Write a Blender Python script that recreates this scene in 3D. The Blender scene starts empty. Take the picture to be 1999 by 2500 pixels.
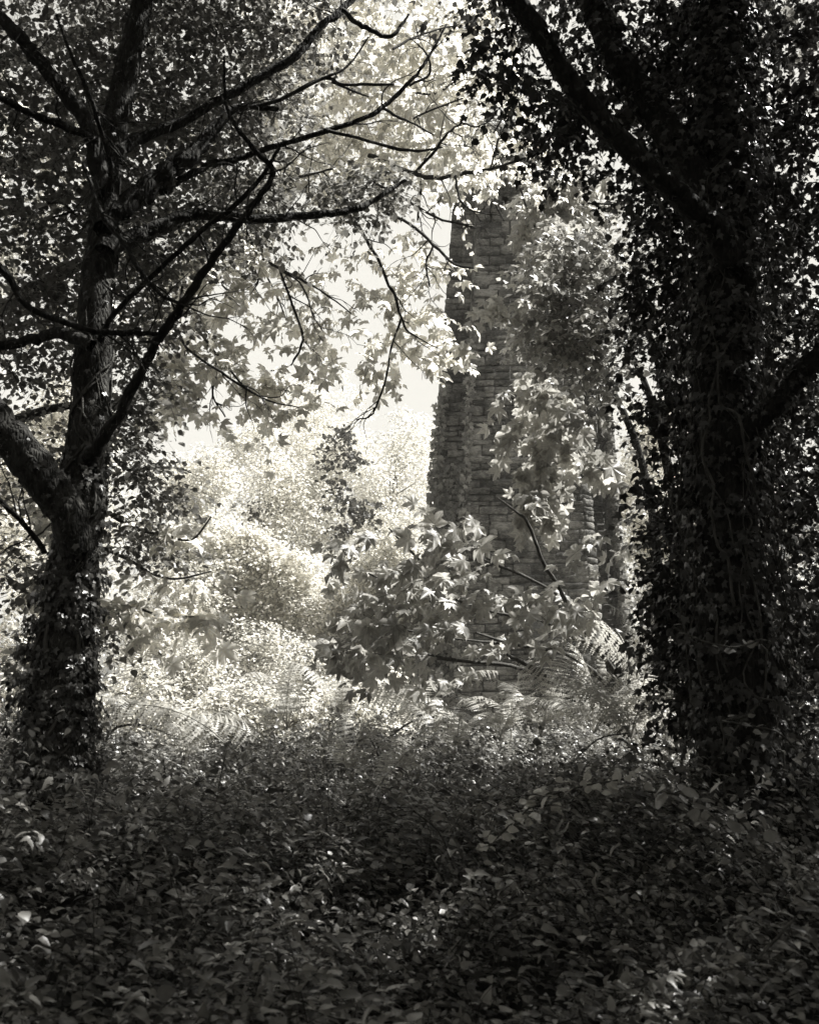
import bpy, math, random
import numpy as np
from mathutils import Matrix, Vector
random.seed(7)
RNG = np.random.default_rng(7)
sc = bpy.context.scene
COL = sc.collection

# ------------------------------------------------------------------ camera
CAM = np.array([0.0, 0.0, 1.6])
PITCH = math.radians(10.2)
F = 2507.0                                   # focal length in pixels of the 1999 x 2500 photograph
FWD = np.array([0, math.cos(PITCH), math.sin(PITCH)])
UP = np.array([0, -math.sin(PITCH), math.cos(PITCH)])
RIGHT = np.array([1.0, 0, 0])
cd = bpy.data.cameras.new('camera')
cd.sensor_fit = 'VERTICAL'; cd.sensor_height = 24; cd.lens = F / 2500 * 24
cd.clip_start = 0.05; cd.clip_end = 1500
cd.dof.use_dof = True; cd.dof.focus_distance = 14; cd.dof.aperture_fstop = 3.2
co = bpy.data.objects.new('camera', cd); COL.objects.link(co)
co.location = CAM; co.rotation_euler = (math.pi / 2 + PITCH, 0, 0)
sc.camera = co

# ------------------------------------------------------------------ sky, sun, exposure
TINT = (1.0, 0.976, 0.905)                    # warm toned black and white print
SUN_DIR = Vector((0.62, 0.20, 1.0)).normalized()
sun_el = math.asin(SUN_DIR.z); sun_az = math.atan2(SUN_DIR.x, SUN_DIR.y)
w = bpy.data.worlds.new('World'); sc.world = w; w.use_nodes = True
nt = w.node_tree; nt.nodes.clear()
sky = nt.nodes.new('ShaderNodeTexSky'); sky.sky_type = 'NISHITA'; sky.sun_disc = False
sky.sun_elevation = sun_el; sky.sun_rotation = sun_az
sky.air_density = 1.0; sky.dust_density = 4.0
bw = nt.nodes.new('ShaderNodeRGBToBW')
cap = nt.nodes.new('ShaderNodeMath'); cap.operation = 'MINIMUM'; cap.inputs[1].default_value = 2.5
vm = nt.nodes.new('ShaderNodeVectorMath'); vm.operation = 'MULTIPLY'; vm.inputs[1].default_value = TINT
bg = nt.nodes.new('ShaderNodeBackground'); bg.inputs['Strength'].default_value = 0.075
out = nt.nodes.new('ShaderNodeOutputWorld')
nt.links.new(sky.outputs[0], bw.inputs[0]); nt.links.new(bw.outputs[0], cap.inputs[0])
nt.links.new(cap.outputs[0], vm.inputs[0]); nt.links.new(vm.outputs[0], bg.inputs[0])
nt.links.new(bg.outputs[0], out.inputs[0])
sl = bpy.data.lights.new('sun', 'SUN'); sl.energy = 2.8; sl.angle = math.radians(0.5); sl.color = (1.0, 0.985, 0.94)
so = bpy.data.objects.new('sun', sl); COL.objects.link(so)
so.rotation_euler = SUN_DIR.to_track_quat('Z', 'Y').to_euler()
vs = sc.view_settings
vs.view_transform = 'Standard'; vs.look = 'None'; vs.gamma = 1; vs.use_curve_mapping = False
vs.exposure = 2.3
sc.render.engine = 'CYCLES'
cy = sc.cycles
cy.max_bounces = 7; cy.diffuse_bounces = 5; cy.glossy_bounces = 2; cy.transmission_bounces = 5
cy.transparent_max_bounces = 4; cy.volume_bounces = 0
cy.use_denoising = True; cy.caustics_reflective = False; cy.caustics_refractive = False
cy.sample_clamp_indirect = 4

HAZE = 0.0012
# ------------------------------------------------------------------ helpers
def P(x, y, d):
    """world point seen at photograph pixel (x, y) at distance d along +Y"""
    v = RIGHT * ((x - 1000) / F) + FWD + UP * (-(y - 1250) / F)
    return CAM + v * (d / v[1])

def PX(px, p):
    """metres that px pixels measure at world point p"""
    return px * float(np.dot(np.asarray(p) - CAM, FWD)) / F

def project(pts):
    q = pts - CAM
    t = np.maximum(q @ FWD, 1e-3)
    return 1000 + F * (q @ RIGHT) / t, 1250 - F * (q @ UP) / t, t

def nrm(a):
    return a / np.maximum(np.linalg.norm(a, axis=-1, keepdims=True), 1e-9)

class Geo:
    def __init__(s):
        s.v = []; s.f = []; s.n = 0; s.rnd = []; s.vein = []
    def add(s, verts, faces, rnd=None, vein=None):
        verts = np.asarray(verts, float).reshape(-1, 3)
        s.v.append(verts)
        for fa in (faces if isinstance(faces, list) else [faces]):
            fa = np.asarray(fa, int)
            if fa.size: s.f.append(fa + s.n)
        k = len(verts)
        s.rnd.append(np.full(k, .5) if rnd is None else np.broadcast_to(rnd, (k,)))
        s.vein.append(np.zeros(k) if vein is None else vein)
        s.n += k
    def mesh(s, name, mat, smooth=False):
        me = bpy.data.meshes.new(name)
        v = np.concatenate(s.v)
        me.vertices.add(len(v)); me.vertices.foreach_set('co', v.astype(np.float32).ravel())
        loops = np.concatenate([f.ravel() for f in s.f])
        tot = np.concatenate([np.full(len(f), f.shape[1]) for f in s.f])
        st = np.concatenate([[0], np.cumsum(tot)[:-1]])
        me.loops.add(len(loops)); me.loops.foreach_set('vertex_index', loops.astype(np.int32))
        me.polygons.add(len(tot)); me.polygons.foreach_set('loop_start', st.astype(np.int32))
        me.polygons.foreach_set('loop_total', tot.astype(np.int32))
        if smooth: me.polygons.foreach_set('use_smooth', np.ones(len(tot), bool))
        me.update(calc_edges=True)
        for nm, arr in (('rnd', s.rnd), ('vein', s.vein)):
            at = me.attributes.new(nm, 'FLOAT', 'POINT')
            at.data.foreach_set('value', np.concatenate(arr).astype(np.float32))
        me.materials.append(mat)
        return me
    def build(s, name, mat, parent=None, smooth=False, kind=None):
        if not s.v: return None
        o = bpy.data.objects.new(name, s.mesh(name, mat, smooth)); COL.objects.link(o)
        if parent is not None: o.parent = parent
        if kind: o['kind'] = kind
        return o

def tag(o, label, cat, group=None):
    o['label'] = label; o['category'] = cat
    if group: o['group'] = group
    return o
def thing(name, label, cat, group=None):
    o = bpy.data.objects.new(name, None); COL.objects.link(o); o.empty_display_size = .2
    return tag(o, label, cat, group)

def catmull(p, n):
    p = np.asarray(p, float)
    if len(p) < 2: return p
    q = np.vstack([2 * p[0] - p[1], p, 2 * p[-1] - p[-2]])
    res = []
    for i in range(1, len(q) - 2):
        t = np.linspace(0, 1, n, endpoint=False)[:, None]
        a, b, c, d = q[i - 1], q[i], q[i + 1], q[i + 2]
        res.append(.5 * ((2 * b) + (-a + c) * t + (2 * a - 5 * b + 4 * c - d) * t ** 2 + (-a + 3 * b - 3 * c + d) * t ** 3))
    res.append(p[-1:]); return np.vstack(res)

def tube(geo, pts, rad, sides=6, sub=4, wob=0.0, rough=0.0, closed=True):
    d = catmull(np.column_stack([np.asarray(pts, float), rad]), sub)
    c = d[:, :3].copy(); r = np.maximum(d[:, 3], 1e-4)
    if wob: c[1:-1] += RNG.normal(0, 1, (len(c) - 2, 3)) * (r[1:-1, None] * wob)
    tan = nrm(np.gradient(c, axis=0))
    ref = np.tile(np.array([0.13, 0.9, 0.21]), (len(c), 1))
    ref[np.abs((tan * nrm(ref)).sum(1)) > .92] = (1, .1, .1)
    a = nrm(np.cross(tan, ref)); b = np.cross(tan, a)
    th = np.linspace(0, 2 * np.pi, sides, endpoint=False)
    rr = np.repeat(r[:, None], sides, 1)
    if rough:
        ridge = RNG.normal(0, 1, (1, sides)) * .6
        nz = RNG.normal(0, 1, (len(c), sides))
        rr = rr * (1 + rough * (ridge + nz * .7))
    v = c[:, None] + a[:, None] * (np.cos(th)[None, :, None] * rr[..., None]) + b[:, None] * (np.sin(th)[None, :, None] * rr[..., None])
    n = len(c)
    i = np.arange(n - 1)[:, None] * sides; j = np.arange(sides)[None]; k = (j + 1) % sides
    q = np.stack([i + j, i + k, i + sides + k, i + sides + j], -1).reshape(-1, 4)
    geo.add(v.reshape(-1, 3), q, rnd=.5)
    return c, r

def pix_path(pp, d0, d1=None):
    """[(x, y, rpx)] -> world points and radii, distance running from d0 to d1"""
    d1 = d0 if d1 is None else d1
    n = len(pp); ps = []; rs = []
    for i, (x, y, r) in enumerate(pp):
        p = P(x, y, d0 + (d1 - d0) * i / max(1, n - 1)); ps.append(p); rs.append(PX(r, p))
    return np.array(ps), np.array(rs)

# ------------------------------------------------------------------ materials
def new_mat(name):
    m = bpy.data.materials.new(name); m.use_nodes = True
    t = m.node_tree; t.nodes.clear()
    return m, t, t.nodes.new('ShaderNodeOutputMaterial')
def col(l): return (l * TINT[0], l * TINT[1], l * TINT[2], 1)

def leaf_mat(name, base, trans, rough=.45, spec=.35, var=.55, vein=0.0):
    m, t, o = new_mat(name); N = t.nodes.new; L = t.links.new
    at = N('ShaderNodeAttribute'); at.attribute_name = 'rnd'
    oi = N('ShaderNodeObjectInfo')
    ad = N('ShaderNodeMath'); ad.operation = 'ADD'; L(at.outputs['Fac'], ad.inputs[0]); L(oi.outputs['Random'], ad.inputs[1])
    fr = N('ShaderNodeMath'); fr.operation = 'FRACT'; L(ad.outputs[0], fr.inputs[0])
    mr = N('ShaderNodeMapRange'); mr.inputs[3].default_value = 1 - var; mr.inputs[4].default_value = 1 + var
    L(fr.outputs[0], mr.inputs[0])
    nz = N('ShaderNodeTexNoise'); nz.inputs['Scale'].default_value = 35; nz.inputs['Detail'].default_value = 3
    nr = N('ShaderNodeMapRange'); nr.inputs[1].default_value = .3; nr.inputs[2].default_value = .7
    nr.inputs[3].default_value = .8; nr.inputs[4].default_value = 1.2
    geo = N('ShaderNodeNewGeometry'); L(geo.outputs['Position'], nz.inputs['Vector']); L(nz.outputs[0], nr.inputs[0])
    mu = N('ShaderNodeMath'); mu.operation = 'MULTIPLY'; L(mr.outputs[0], mu.inputs[0]); L(nr.outputs[0], mu.inputs[1])
    last = mu.outputs[0]
    if vein:
        av = N('ShaderNodeAttribute'); av.attribute_name = 'vein'
        vr = N('ShaderNodeMapRange'); vr.inputs[1].default_value = .9; vr.inputs[2].default_value = .99
        vr.inputs[3].default_value = 1; vr.inputs[4].default_value = 1 + vein
        L(av.outputs['Fac'], vr.inputs[0])
        m2 = N('ShaderNodeMath'); m2.operation = 'MULTIPLY'; L(last, m2.inputs[0]); L(vr.outputs[0], m2.inputs[1]); last = m2.outputs[0]
    def scaled(v):
        x = N('ShaderNodeVectorMath'); x.operation = 'SCALE'; x.inputs[0].default_value = col(v)[:3]
        L(last, x.inputs['Scale']); return x.outputs[0]
    pb = N('ShaderNodeBsdfPrincipled'); pb.inputs['Roughness'].default_value = rough
    pb.inputs['Specular IOR Level'].default_value = spec
    L(scaled(base), pb.inputs['Base Color'])
    tr = N('ShaderNodeBsdfTranslucent'); L(scaled(trans), tr.inputs['Color'])
    add = N('ShaderNodeAddShader'); L(pb.outputs[0], add.inputs[0]); L(tr.outputs[0], add.inputs[1])
    L(add.outputs[0], o.inputs[0])
    return m

def bark_mat(name, lo, hi, scale=14, stretch=.18, bump=.6):
    m, t, o = new_mat(name); N = t.nodes.new; L = t.links.new
    tc = N('ShaderNodeNewGeometry'); mp = N('ShaderNodeMapping'); mp.inputs['Scale'].default_value = (1, 1, stretch)
    L(tc.outputs['Position'], mp.inputs[0])
    n1 = N('ShaderNodeTexNoise'); n1.inputs['Scale'].default_value = scale; n1.inputs['Detail'].default_value = 7
    L(mp.outputs[0], n1.inputs['Vector'])
    n2 = N('ShaderNodeTexVoronoi'); n2.inputs['Scale'].default_value = scale * 2.2; n2.feature = 'DISTANCE_TO_EDGE'
    L(mp.outputs[0], n2.inputs['Vector'])
    n3 = N('ShaderNodeTexNoise'); n3.inputs['Scale'].default_value = 5; n3.inputs['Detail'].default_value = 5; L(tc.outputs['Position'], n3.inputs['Vector'])
    rp = N('ShaderNodeMapRange'); rp.inputs[1].default_value = .3; rp.inputs[2].default_value = .72
    L(n1.outputs[0], rp.inputs[0])
    mm = N('ShaderNodeMath'); mm.operation = 'MULTIPLY'; L(rp.outputs[0], mm.inputs[0]); L(n3.outputs[0], mm.inputs[1])
    mx = N('ShaderNodeMix'); mx.data_type = 'RGBA'; L(mm.outputs[0], mx.inputs[0])
    mx.inputs[6].default_value = col(lo); mx.inputs[7].default_value = col(hi)
    pb = N('ShaderNodeBsdfPrincipled'); pb.inputs['Roughness'].default_value = .9; pb.inputs['Specular IOR Level'].default_value = .15
    L(mx.outputs[2], pb.inputs['Base Color'])
    sm = N('ShaderNodeMath'); sm.operation = 'ADD'; L(n1.outputs[0], sm.inputs[0]); L(n2.outputs[0], sm.inputs[1])
    bp = N('ShaderNodeBump'); bp.inputs['Strength'].default_value = bump; bp.inputs['Distance'].default_value = .03
    L(sm.outputs[0], bp.inputs['Height']); L(bp.outputs[0], pb.inputs['Normal']); L(pb.outputs[0], o.inputs[0])
    return m

def stone_mat(name, lo, hi):
    m, t, o = new_mat(name); N = t.nodes.new; L = t.links.new
    g = N('ShaderNodeNewGeometry'); oi = N('ShaderNodeObjectInfo'); at = N('ShaderNodeAttribute'); at.attribute_name = 'rnd'
    ad = N('ShaderNodeMath'); ad.operation = 'ADD'; L(oi.outputs['Random'], ad.inputs[0]); L(at.outputs['Fac'], ad.inputs[1])
    fr = N('ShaderNodeMath'); fr.operation = 'FRACT'; L(ad.outputs[0], fr.inputs[0])
    n1 = N('ShaderNodeTexNoise'); n1.inputs['Scale'].default_value = 1.3; n1.inputs['Detail'].default_value = 10; n1.inputs['Roughness'].default_value = .7
    n2 = N('ShaderNodeTexNoise'); n2.inputs['Scale'].default_value = 11; n2.inputs['Detail'].default_value = 9; n2.inputs['Roughness'].default_value = .75
    mp = N('ShaderNodeMapping'); mp.inputs['Scale'].default_value = (1, 1, 2.6)
    L(g.outputs['Position'], mp.inputs[0]); L(mp.outputs[0], n2.inputs['Vector']); L(g.outputs['Position'], n1.inputs['Vector'])
    r1 = N('ShaderNodeMapRange'); r1.inputs[1].default_value = .42; r1.inputs[2].default_value = .62; L(n1.outputs[0], r1.inputs[0])
    r2 = N('ShaderNodeMapRange'); r2.inputs[1].default_value = .35; r2.inputs[2].default_value = .64; L(n2.outputs[0], r2.inputs[0])
    a1 = N('ShaderNodeMath'); a1.operation = 'MULTIPLY_ADD'; L(r1.outputs[0], a1.inputs[0]); a1.inputs[1].default_value = .5; 
    m1 = N('ShaderNodeMath'); m1.operation = 'MULTIPLY'; L(fr.outputs[0], m1.inputs[0]); m1.inputs[1].default_value = .32
    L(m1.outputs[0], a1.inputs[2])
    a2 = N('ShaderNodeMath'); a2.operation = 'MULTIPLY_ADD'; L(r2.outputs[0], a2.inputs[0]); a2.inputs[1].default_value = .55; L(a1.outputs[0], a2.inputs[2])
    a3 = N('ShaderNodeMath'); a3.operation = 'POWER'; L(a2.outputs[0], a3.inputs[0]); a3.inputs[1].default_value = 2.2
    mx = N('ShaderNodeMix'); mx.data_type = 'RGBA'; L(a3.outputs[0], mx.inputs[0]); mx.inputs[6].default_value = col(lo); mx.inputs[7].default_value = col(hi)
    mx.clamp_factor = True
    pb = N('ShaderNodeBsdfPrincipled'); pb.inputs['Roughness'].default_value = .9; pb.inputs['Specular IOR Level'].default_value = .2
    L(mx.outputs[2], pb.inputs['Base Color'])
    bp = N('ShaderNodeBump'); bp.inputs['Strength'].default_value = .9; bp.inputs['Distance'].default_value = .05
    L(n2.outputs[0], bp.inputs['Height']); L(bp.outputs[0], pb.inputs['Normal']); L(pb.outputs[0], o.inputs[0])
    return m

M_OVAL = leaf_mat('dark_oval_leaf', .11, .09)
M_IVY = leaf_mat('ivy_leaf', .05, .015, rough=.34, spec=.5)
M_SYC = leaf_mat('sycamore_leaf', .16, .25, vein=.45, var=.35)
M_SYCPALE = leaf_mat('pale_sycamore_leaf', .15, .58, vein=.2, var=.4)
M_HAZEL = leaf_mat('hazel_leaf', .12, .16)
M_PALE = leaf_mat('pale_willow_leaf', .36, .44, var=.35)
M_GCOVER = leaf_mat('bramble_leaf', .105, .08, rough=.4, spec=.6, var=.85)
M_FERN = leaf_mat('fern_frond', .3, .24, var=.25)
M_BARK = bark_mat('grey_bark', .015, .13, scale=22, stretch=.38, bump=1.0)
M_BARKD = bark_mat('dark_bark', .012, .06, stretch=.4, bump=1.0)
M_PBARK = bark_mat('pale_bark', .12, .3)
M_TWIG = bark_mat('twig_bark', .03, .09, scale=40)
M_VINE = bark_mat('vine_bark', .05, .2, scale=40)
M_SOIL = bark_mat('soil', .015, .05, scale=3, stretch=1)
M_STONE = stone_mat('weathered_stone', .015, .32)
M_MORTAR = stone_mat('mortar', .03, .18)

# ------------------------------------------------------------------ leaf templates: (verts, tris, vein)
def fan(outline, bend=.18, cup=.12, petiole=.45):
    """outline: [(angle deg, radius, vein)] on one side from tip to base; mirrored"""
    pts = [(a, r, v) for a, r, v in outline]
    full = pts + [(-a, r, v) for a, r, v in reversed(pts) if a not in (0, 180)]
    V = [(0, 0, 0)]; ve = [1.0]
    for a, r, v in full:
        x = r * math.sin(math.radians(a)); y = r * math.cos(math.radians(a))
        V.append((x, y, -bend * r * r + cup * (1 - v) * r)); ve.append(v)
    n = len(full); T = [(0, 1 + (i + 1) % n, 1 + i) for i in range(n)]
    V = np.array(V)
    if petiole:
        k = len(V); w_ = .018
        V = np.vstack([V, [(-w_, 0, 0), (w_, 0, 0), (0, -petiole, .08)]]); ve += [1, 1, 1]; T.append((k, k + 1, k + 2))
    return V, np.array(T), np.array(ve)
MAPLE = fan([(0, 1, 1), (8, .80, .3), (14, .84, .2), (22, .64, 0), (31, .52, 0), (37, .68, .2), (45, .82, .4), (53, .95, 1), (62, .80, .4), (70, .74, .2),
             (83, .50, 0), (96, .60, .3), (110, .70, 1), (128, .52, .2), (152, .40, 0), (180, .12, 0)], bend=.28, cup=.16)
MAPLE2 = fan([(0, 1, 1), (12, .76, .3), (22, .66, 0), (32, .50, 0), (43, .74, .3), (55, .88, 1), (70, .70, .3), (86, .46, 0), (111, .66, 1), (148, .40, 0), (180, .1, 0)], bend=.5, cup=.34)
MAPLE_LO = fan([(0, 1, 1), (18, .62, .2), (32, .38, 0), (55, .88, 1), (86, .35, 0), (113, .56, 1), (180, .14, 0)], petiole=0)
IVYL = fan([(0, 1, 1), (22, .58, .2), (35, .45, 0), (62, .75, 1), (95, .45, 0), (130, .55, .8), (180, .2, 0)], bend=.2, petiole=0)
def oval(wd=.42, n=3, fold=.14, bend=.2):
    ys = np.linspace(0, 1, n + 2)
    V = []; 
    for y in ys: V.append((0, y, -bend * y * y))
    for s in (-1, 1):
        for y in ys[1:-1]:
            V.append((s * wd * math.sin(math.pi * y ** .8) , y - .02, fold * .9 * wd - bend * y * y))
    m = n + 2; T = []
    for si, s in enumerate((0, 1)):
        o_ = m + s * n
        q = [(0, o_, 1)]
        for i in range(n - 1): q += [(i + 1, o_ + i, i + 2), (o_ + i, o_ + i + 1, i + 2)]
        q += [(n, o_ + n - 1, n + 1)]
        T += q if s else [(a, c, b) for a, b, c in q]
    ve = np.array([1.0] * m + [0.0] * (2 * n))
    return np.array(V), np.array(T), ve
OVAL = oval(.36, 2); OVALW = oval(.46, 3); 
def trif():
    V = []; T = []; E = []; k = 0
    for a, s in ((0, 1.0), (62, .8), (-62, .8)):
        v, t, e = oval(.38, 3, fold=.25, bend=.3)
        c, s_ = math.cos(math.radians(a)), math.sin(math.radians(a))
        v = v * s + np.array([0, .12, 0])
        v = np.column_stack([v[:, 0] * c + v[:, 1] * s_, -v[:, 0] * s_ + v[:, 1] * c, v[:, 2]])
        V.append(v); T.append(t + k); E.append(e); k += len(v)
    return np.vstack(V), np.vstack(T), np.concatenate(E)
TRIF = trif()
DIAM = (np.array([(0, 0, 0), (-.28, .45, .04), (.28, .45, .04), (0, 1, -.1)]), np.array([(0, 2, 1), (1, 2, 3)]), np.zeros(4))

class Leaves:
    """a cloud of leaf placements"""
    def __init__(s): s.p = []; s.d = []; s.n = []; s.s = []
    def add(s, p, d, n, size):
        s.p.append(p); s.d.append(nrm(d)); s.n.append(n); s.s.append(np.broadcast_to(size, (len(p),)))
    def arrays(s):
        p = np.concatenate(s.p); d = np.concatenate(s.d); n = np.concatenate(s.n); z = np.concatenate(s.s)
        x = nrm(np.cross(d, n)); n = np.cross(x, d)
        return p, np.stack([x, d, n], -1), z     # columns x, y, z
    def to_geo(s, geo, tmpl, idx=None):
        p, R, z = s.arrays()
        if idx is not None: p, R, z = p[idx], R[idx], z[idx]
        if not len(p): return
        V, T, E = tmpl
        out = np.einsum('nij,kj->nki', R * z[:, None, None], V) + p[:, None]
        k = len(V)
        f = (T[None] + (np.arange(len(p)) * k)[:, None, None]).reshape(-1, 3)
        geo.add(out.reshape(-1, 3), f, rnd=np.repeat(RNG.random(len(p)), k), vein=np.tile(E, len(p)))

def foliage(lv, mat, parent, tmpls, single=0, name='leaf', mass='foliage'):
    """the largest `single` leaves in the picture as leaf objects, the rest joined"""
    p, R, z = lv.arrays()
    x, y, t = project(p)
    vis = (x > 15) & (x < 1985) & (y > 15) & (y < 2485) & (t > .3)
    score = np.where(vis, z / t, 0)
    order = np.argsort(-score)
    pick = order[:single]; pick = pick[score[pick] > 0]
    rest = np.setdiff1d(np.arange(len(p)), pick)
    if len(rest):
        g = Geo()
        parts = np.array_split(RNG.permutation(rest), len(tmpls))
        for tm, ix in zip(tmpls, parts): lv.to_geo(g, tm, ix)
        o = g.build(mass, mat, parent, kind='stuff')
    if len(pick):
        ms = []
        for tm in tmpls:
            for k in range(2):
                g = Geo(); V, T, E = tm
                V = V.copy(); V[:, 2] += (RNG.random(len(V)) - .5) * .1
                g.add(V, T, rnd=0, vein=E); ms.append(g.mesh('leaf_blade', mat))
        for j, i in enumerate(pick):
            ob = bpy.data.objects.new(name, ms[j % len(ms)]); COL.objects.link(ob); ob.parent = parent
            M = np.eye(4); M[:3, :3] = R[i] * z[i]; M[:3, 3] = p[i]
            ob.matrix_basis = Matrix(M.tolist())

def rand_dir(n, flat=.35):
    a = RNG.random(n) * 2 * np.pi
    return nrm(np.column_stack([np.cos(a), np.sin(a), RNG.normal(0, flat, n)]))

def sprays(lv, tw, centres, L=.45, k=8, size=.06, droop=.25, spread=.8, tilt=.35, dirs=None, twr=.0025, jit=.02, sv=.3, face=0.0):
    """twigs with leaves set alternately along them"""
    n = len(centres)
    d = rand_dir(n) if dirs is None else nrm(dirs + RNG.normal(0, .3, (n, 3)))
    d[:, 2] -= droop * .5; d = nrm(d)
    Ls = L * (.6 + .8 * RNG.random(n))
    side = nrm(np.cross(d, np.array([0, 0, 1.0]) + RNG.normal(0, .25, (n, 3))))
    t = (np.arange(k) + .5) / k
    base = centres[:, None] + d[:, None] * (Ls[:, None] * t)[..., None]
    base[..., 2] -= droop * Ls[:, None] * t ** 2
    s = np.where(np.arange(k) % 2, 1.0, -1.0)
    ld = d[:, None] * .55 + side[:, None] * (s * spread)[None, :, None] + RNG.normal(0, .25, (n, k, 3))
    ld[..., 2] -= droop
    ld[:, -1] = d + RNG.normal(0, .15, (n, 3))
    nn = np.array([0, -face, 1.0 - face * .4]) + RNG.normal(0, tilt, (n, k, 3)) + side[:, None] * (s * .25)[None, :, None]
    off = nrm(ld) * (size * .25)
    sz = size * (1 + sv * RNG.normal(0, 1, (n, k))).clip(.45, 1.7)
    lv.add((base + off + RNG.normal(0, jit, (n, k, 3))).reshape(-1, 3), ld.reshape(-1, 3), nn.reshape(-1, 3), sz.ravel())
    if tw is not None and n:
        m = 4; tt = np.linspace(0, 1, m)
        c = centres[:, None] + d[:, None] * (Ls[:, None] * tt)[..., None]; c[..., 2] -= droop * Ls[:, None] * tt ** 2
        up = np.cross(d, side)
        r = twr * (1 - .7 * tt)
        a = [side * math.cos(q) + up * math.sin(q) for q in (0, 2.094, 4.189)]
        v = np.stack([c + ai[:, None] * r[None, :, None] for ai in a], 2)     # n, m, 3, 3
        i = np.arange(m - 1)[:, None] * 3; j = np.arange(3)[None]; kk = (j + 1) % 3
        q = np.stack([i + j, i + kk, i + 3 + kk, i + 3 + j], -1).reshape(-1, 4)
        f = (q[None] + (np.arange(n) * m * 3)[:, None, None]).reshape(-1, 4)
        tw.add(v.reshape(-1, 3), f)

def ellipsoid(c, r, n, shell=.0):
    u = nrm(RNG.normal(0, 1, (n, 3))); q = RNG.random(n) ** (1 / 3)
    q = shell + (1 - shell) * q
    return np.asarray(c) + u * q[:, None] * np.asarray(r)

def blobs(spec, kn=1.0):
    """[(x, y, d, rx, ry, rd, n)] pixel radii -> spray centres"""
    res = []
    for x, y, d, rx, ry, rd, n in spec:
        c = P(x, y, d); res.append(ellipsoid(c, (PX(rx, c), rd, PX(ry, c)), max(2, int(n * kn))))
    return np.vstack(res)

# ------------------------------------------------------------------ terrain
def vnoise(x, y, s=1.0, seed=0):
    x = np.asarray(x, float) * s; y = np.asarray(y, float) * s
    r = np.zeros(np.broadcast(x, y).shape)
    for i, (a, b, c, k) in enumerate([(1.0, .37, 1.1, 1), (-.53, 1.21, 2.3, .8), (1.7, -1.9, .4, .5), (2.9, 2.3, 5.1, .3), (-4.3, 3.1, .9, .2)]):
        r = r + k * np.sin(a * x + b * y + c + seed * (1.3 + i))
    return r / 2.8
GY = [-60, 0, 3, 6, 9, 12, 14, 18, 24, 40, 80, 900]
GZ = [0.0, 0.05, .30, .62, .84, .92, .55, -.5, -1.4, -1.6, -.5, 2.0]
def ground_z(x, y):
    return np.interp(y, GY, GZ) + .10 * vnoise(x, y, .8) + .05 * vnoise(x, y, 2.6, 3) * (np.asarray(y) < 30) + \
        .25 * np.clip((np.asarray(x) - 1.5) / 3, 0, 1) * np.exp(-((np.asarray(y) - 7) / 4.0) ** 2)
def grid_sheet(xs, ys, fz):
    X, Y = np.meshgrid(xs, ys); Z = fz(X, Y)
    v = np.stack([X, Y, Z], -1).reshape(-1, 3); nx = len(xs)
    i = np.arange(len(ys) - 1)[:, None] * nx; j = np.arange(nx - 1)[None]
    return v, np.stack([i + j, i + j + 1, i + nx + j + 1, i + nx + j], -1).reshape(-1, 4)
xs = np.concatenate([[-700, -300, -120, -60, -35], np.linspace(-20, 20, 100), [35, 60, 120, 300, 700]])
ys = np.concatenate([[-60, -30, -10], np.linspace(-4, 30, 110), np.linspace(32, 90, 25), [130, 200, 400, 900]])
g = Geo(); g.add(*grid_sheet(xs, ys, ground_z))
gr = g.build('ground', M_SOIL, smooth=True); gr['kind'] = 'structure'

# ------------------------------------------------------------------ stone pier
def pixline(a, b, Y):
    """two photo points of an upright edge standing at distance Y -> x(z)"""
    p, q = P(a[0], a[1], Y), P(b[0], b[1], Y)
    m = (q[0] - p[0]) / (q[2] - p[2]); return lambda z: p[0] + (z - p[2]) * m
YB, YF, YR = 26.2, 24.8, 27.6
eA = pixline((1107, 470), (1047, 1250), YB)
eB = pixline((1162, 600), (1136, 1200), YF)
eC = pixline((1398, 922), (1454, 1600), YF)
eD = pixline((1421, 922), (1479, 1640), YF + .3)
eE = pixline((1484, 1050), (1533, 1692), YB)
eF = pixline((1499, 1050), (1554, 1700), YB + .25)
ZB, ZT = -1.9, 15.6
pier = thing('stone_pier', 'tall tapering rubble stone pier rising behind the sycamore sapling and ferns', 'pier')
def prism(geo, plan):
    """plan: list of (x(z) function, y) in order"""
    b = [(fx(ZB), y, ZB) for fx, y in plan]; t = [(fx(ZT), y, ZT) for fx, y in plan]; n = len(plan)
    geo.add(b + t, [np.array([(i, (i + 1) % n, n + (i + 1) % n, n + i) for i in range(n)]), np.array([list(range(n, 2 * n))])])
ins = .10
g = Geo()
prism(g, [(lambda z: eA(z) + ins, YB + ins), (lambda z: eB(z) + .2, YB + ins), (lambda z: eB(z) + .2, YB + 4.5), (lambda z: eA(z) + .25, YB + 4.5)])
g.build('pier_core', M_MORTAR, pier)
g = Geo()
prism(g, [(lambda z: eB(z) + ins, YF + ins), (lambda z: eC(z) - ins, YF + ins), (lambda z: eD(z) - ins, YF + .3 + ins * .5), (lambda z: eD(z) - ins, YR + 1.2), (lambda z: eB(z) + ins, YR + 1.2)])
g.build('pier_core', M_MORTAR, pier)
g = Geo()
prism(g, [(lambda z: eD(z) - .2, YR + ins), (lambda z: eE(z) + .1, YR + ins), (lambda z: eE(z) + .1, YR + 1.5), (lambda z: eD(z) - .2, YR + 1.5)])
g.build('pier_core', M_MORTAR, pier)
g = Geo()
prism(g, [(lambda z: eE(z) + ins * .5, YB + ins), (lambda z: eF(z) - ins * .5, YB + .25 + ins), (lambda z: eF(z) - ins, YR + 1.4), (lambda z: eE(z) + ins, YR + 1.4)])
g.build('pier_core', M_MORTAR, pier)

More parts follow.
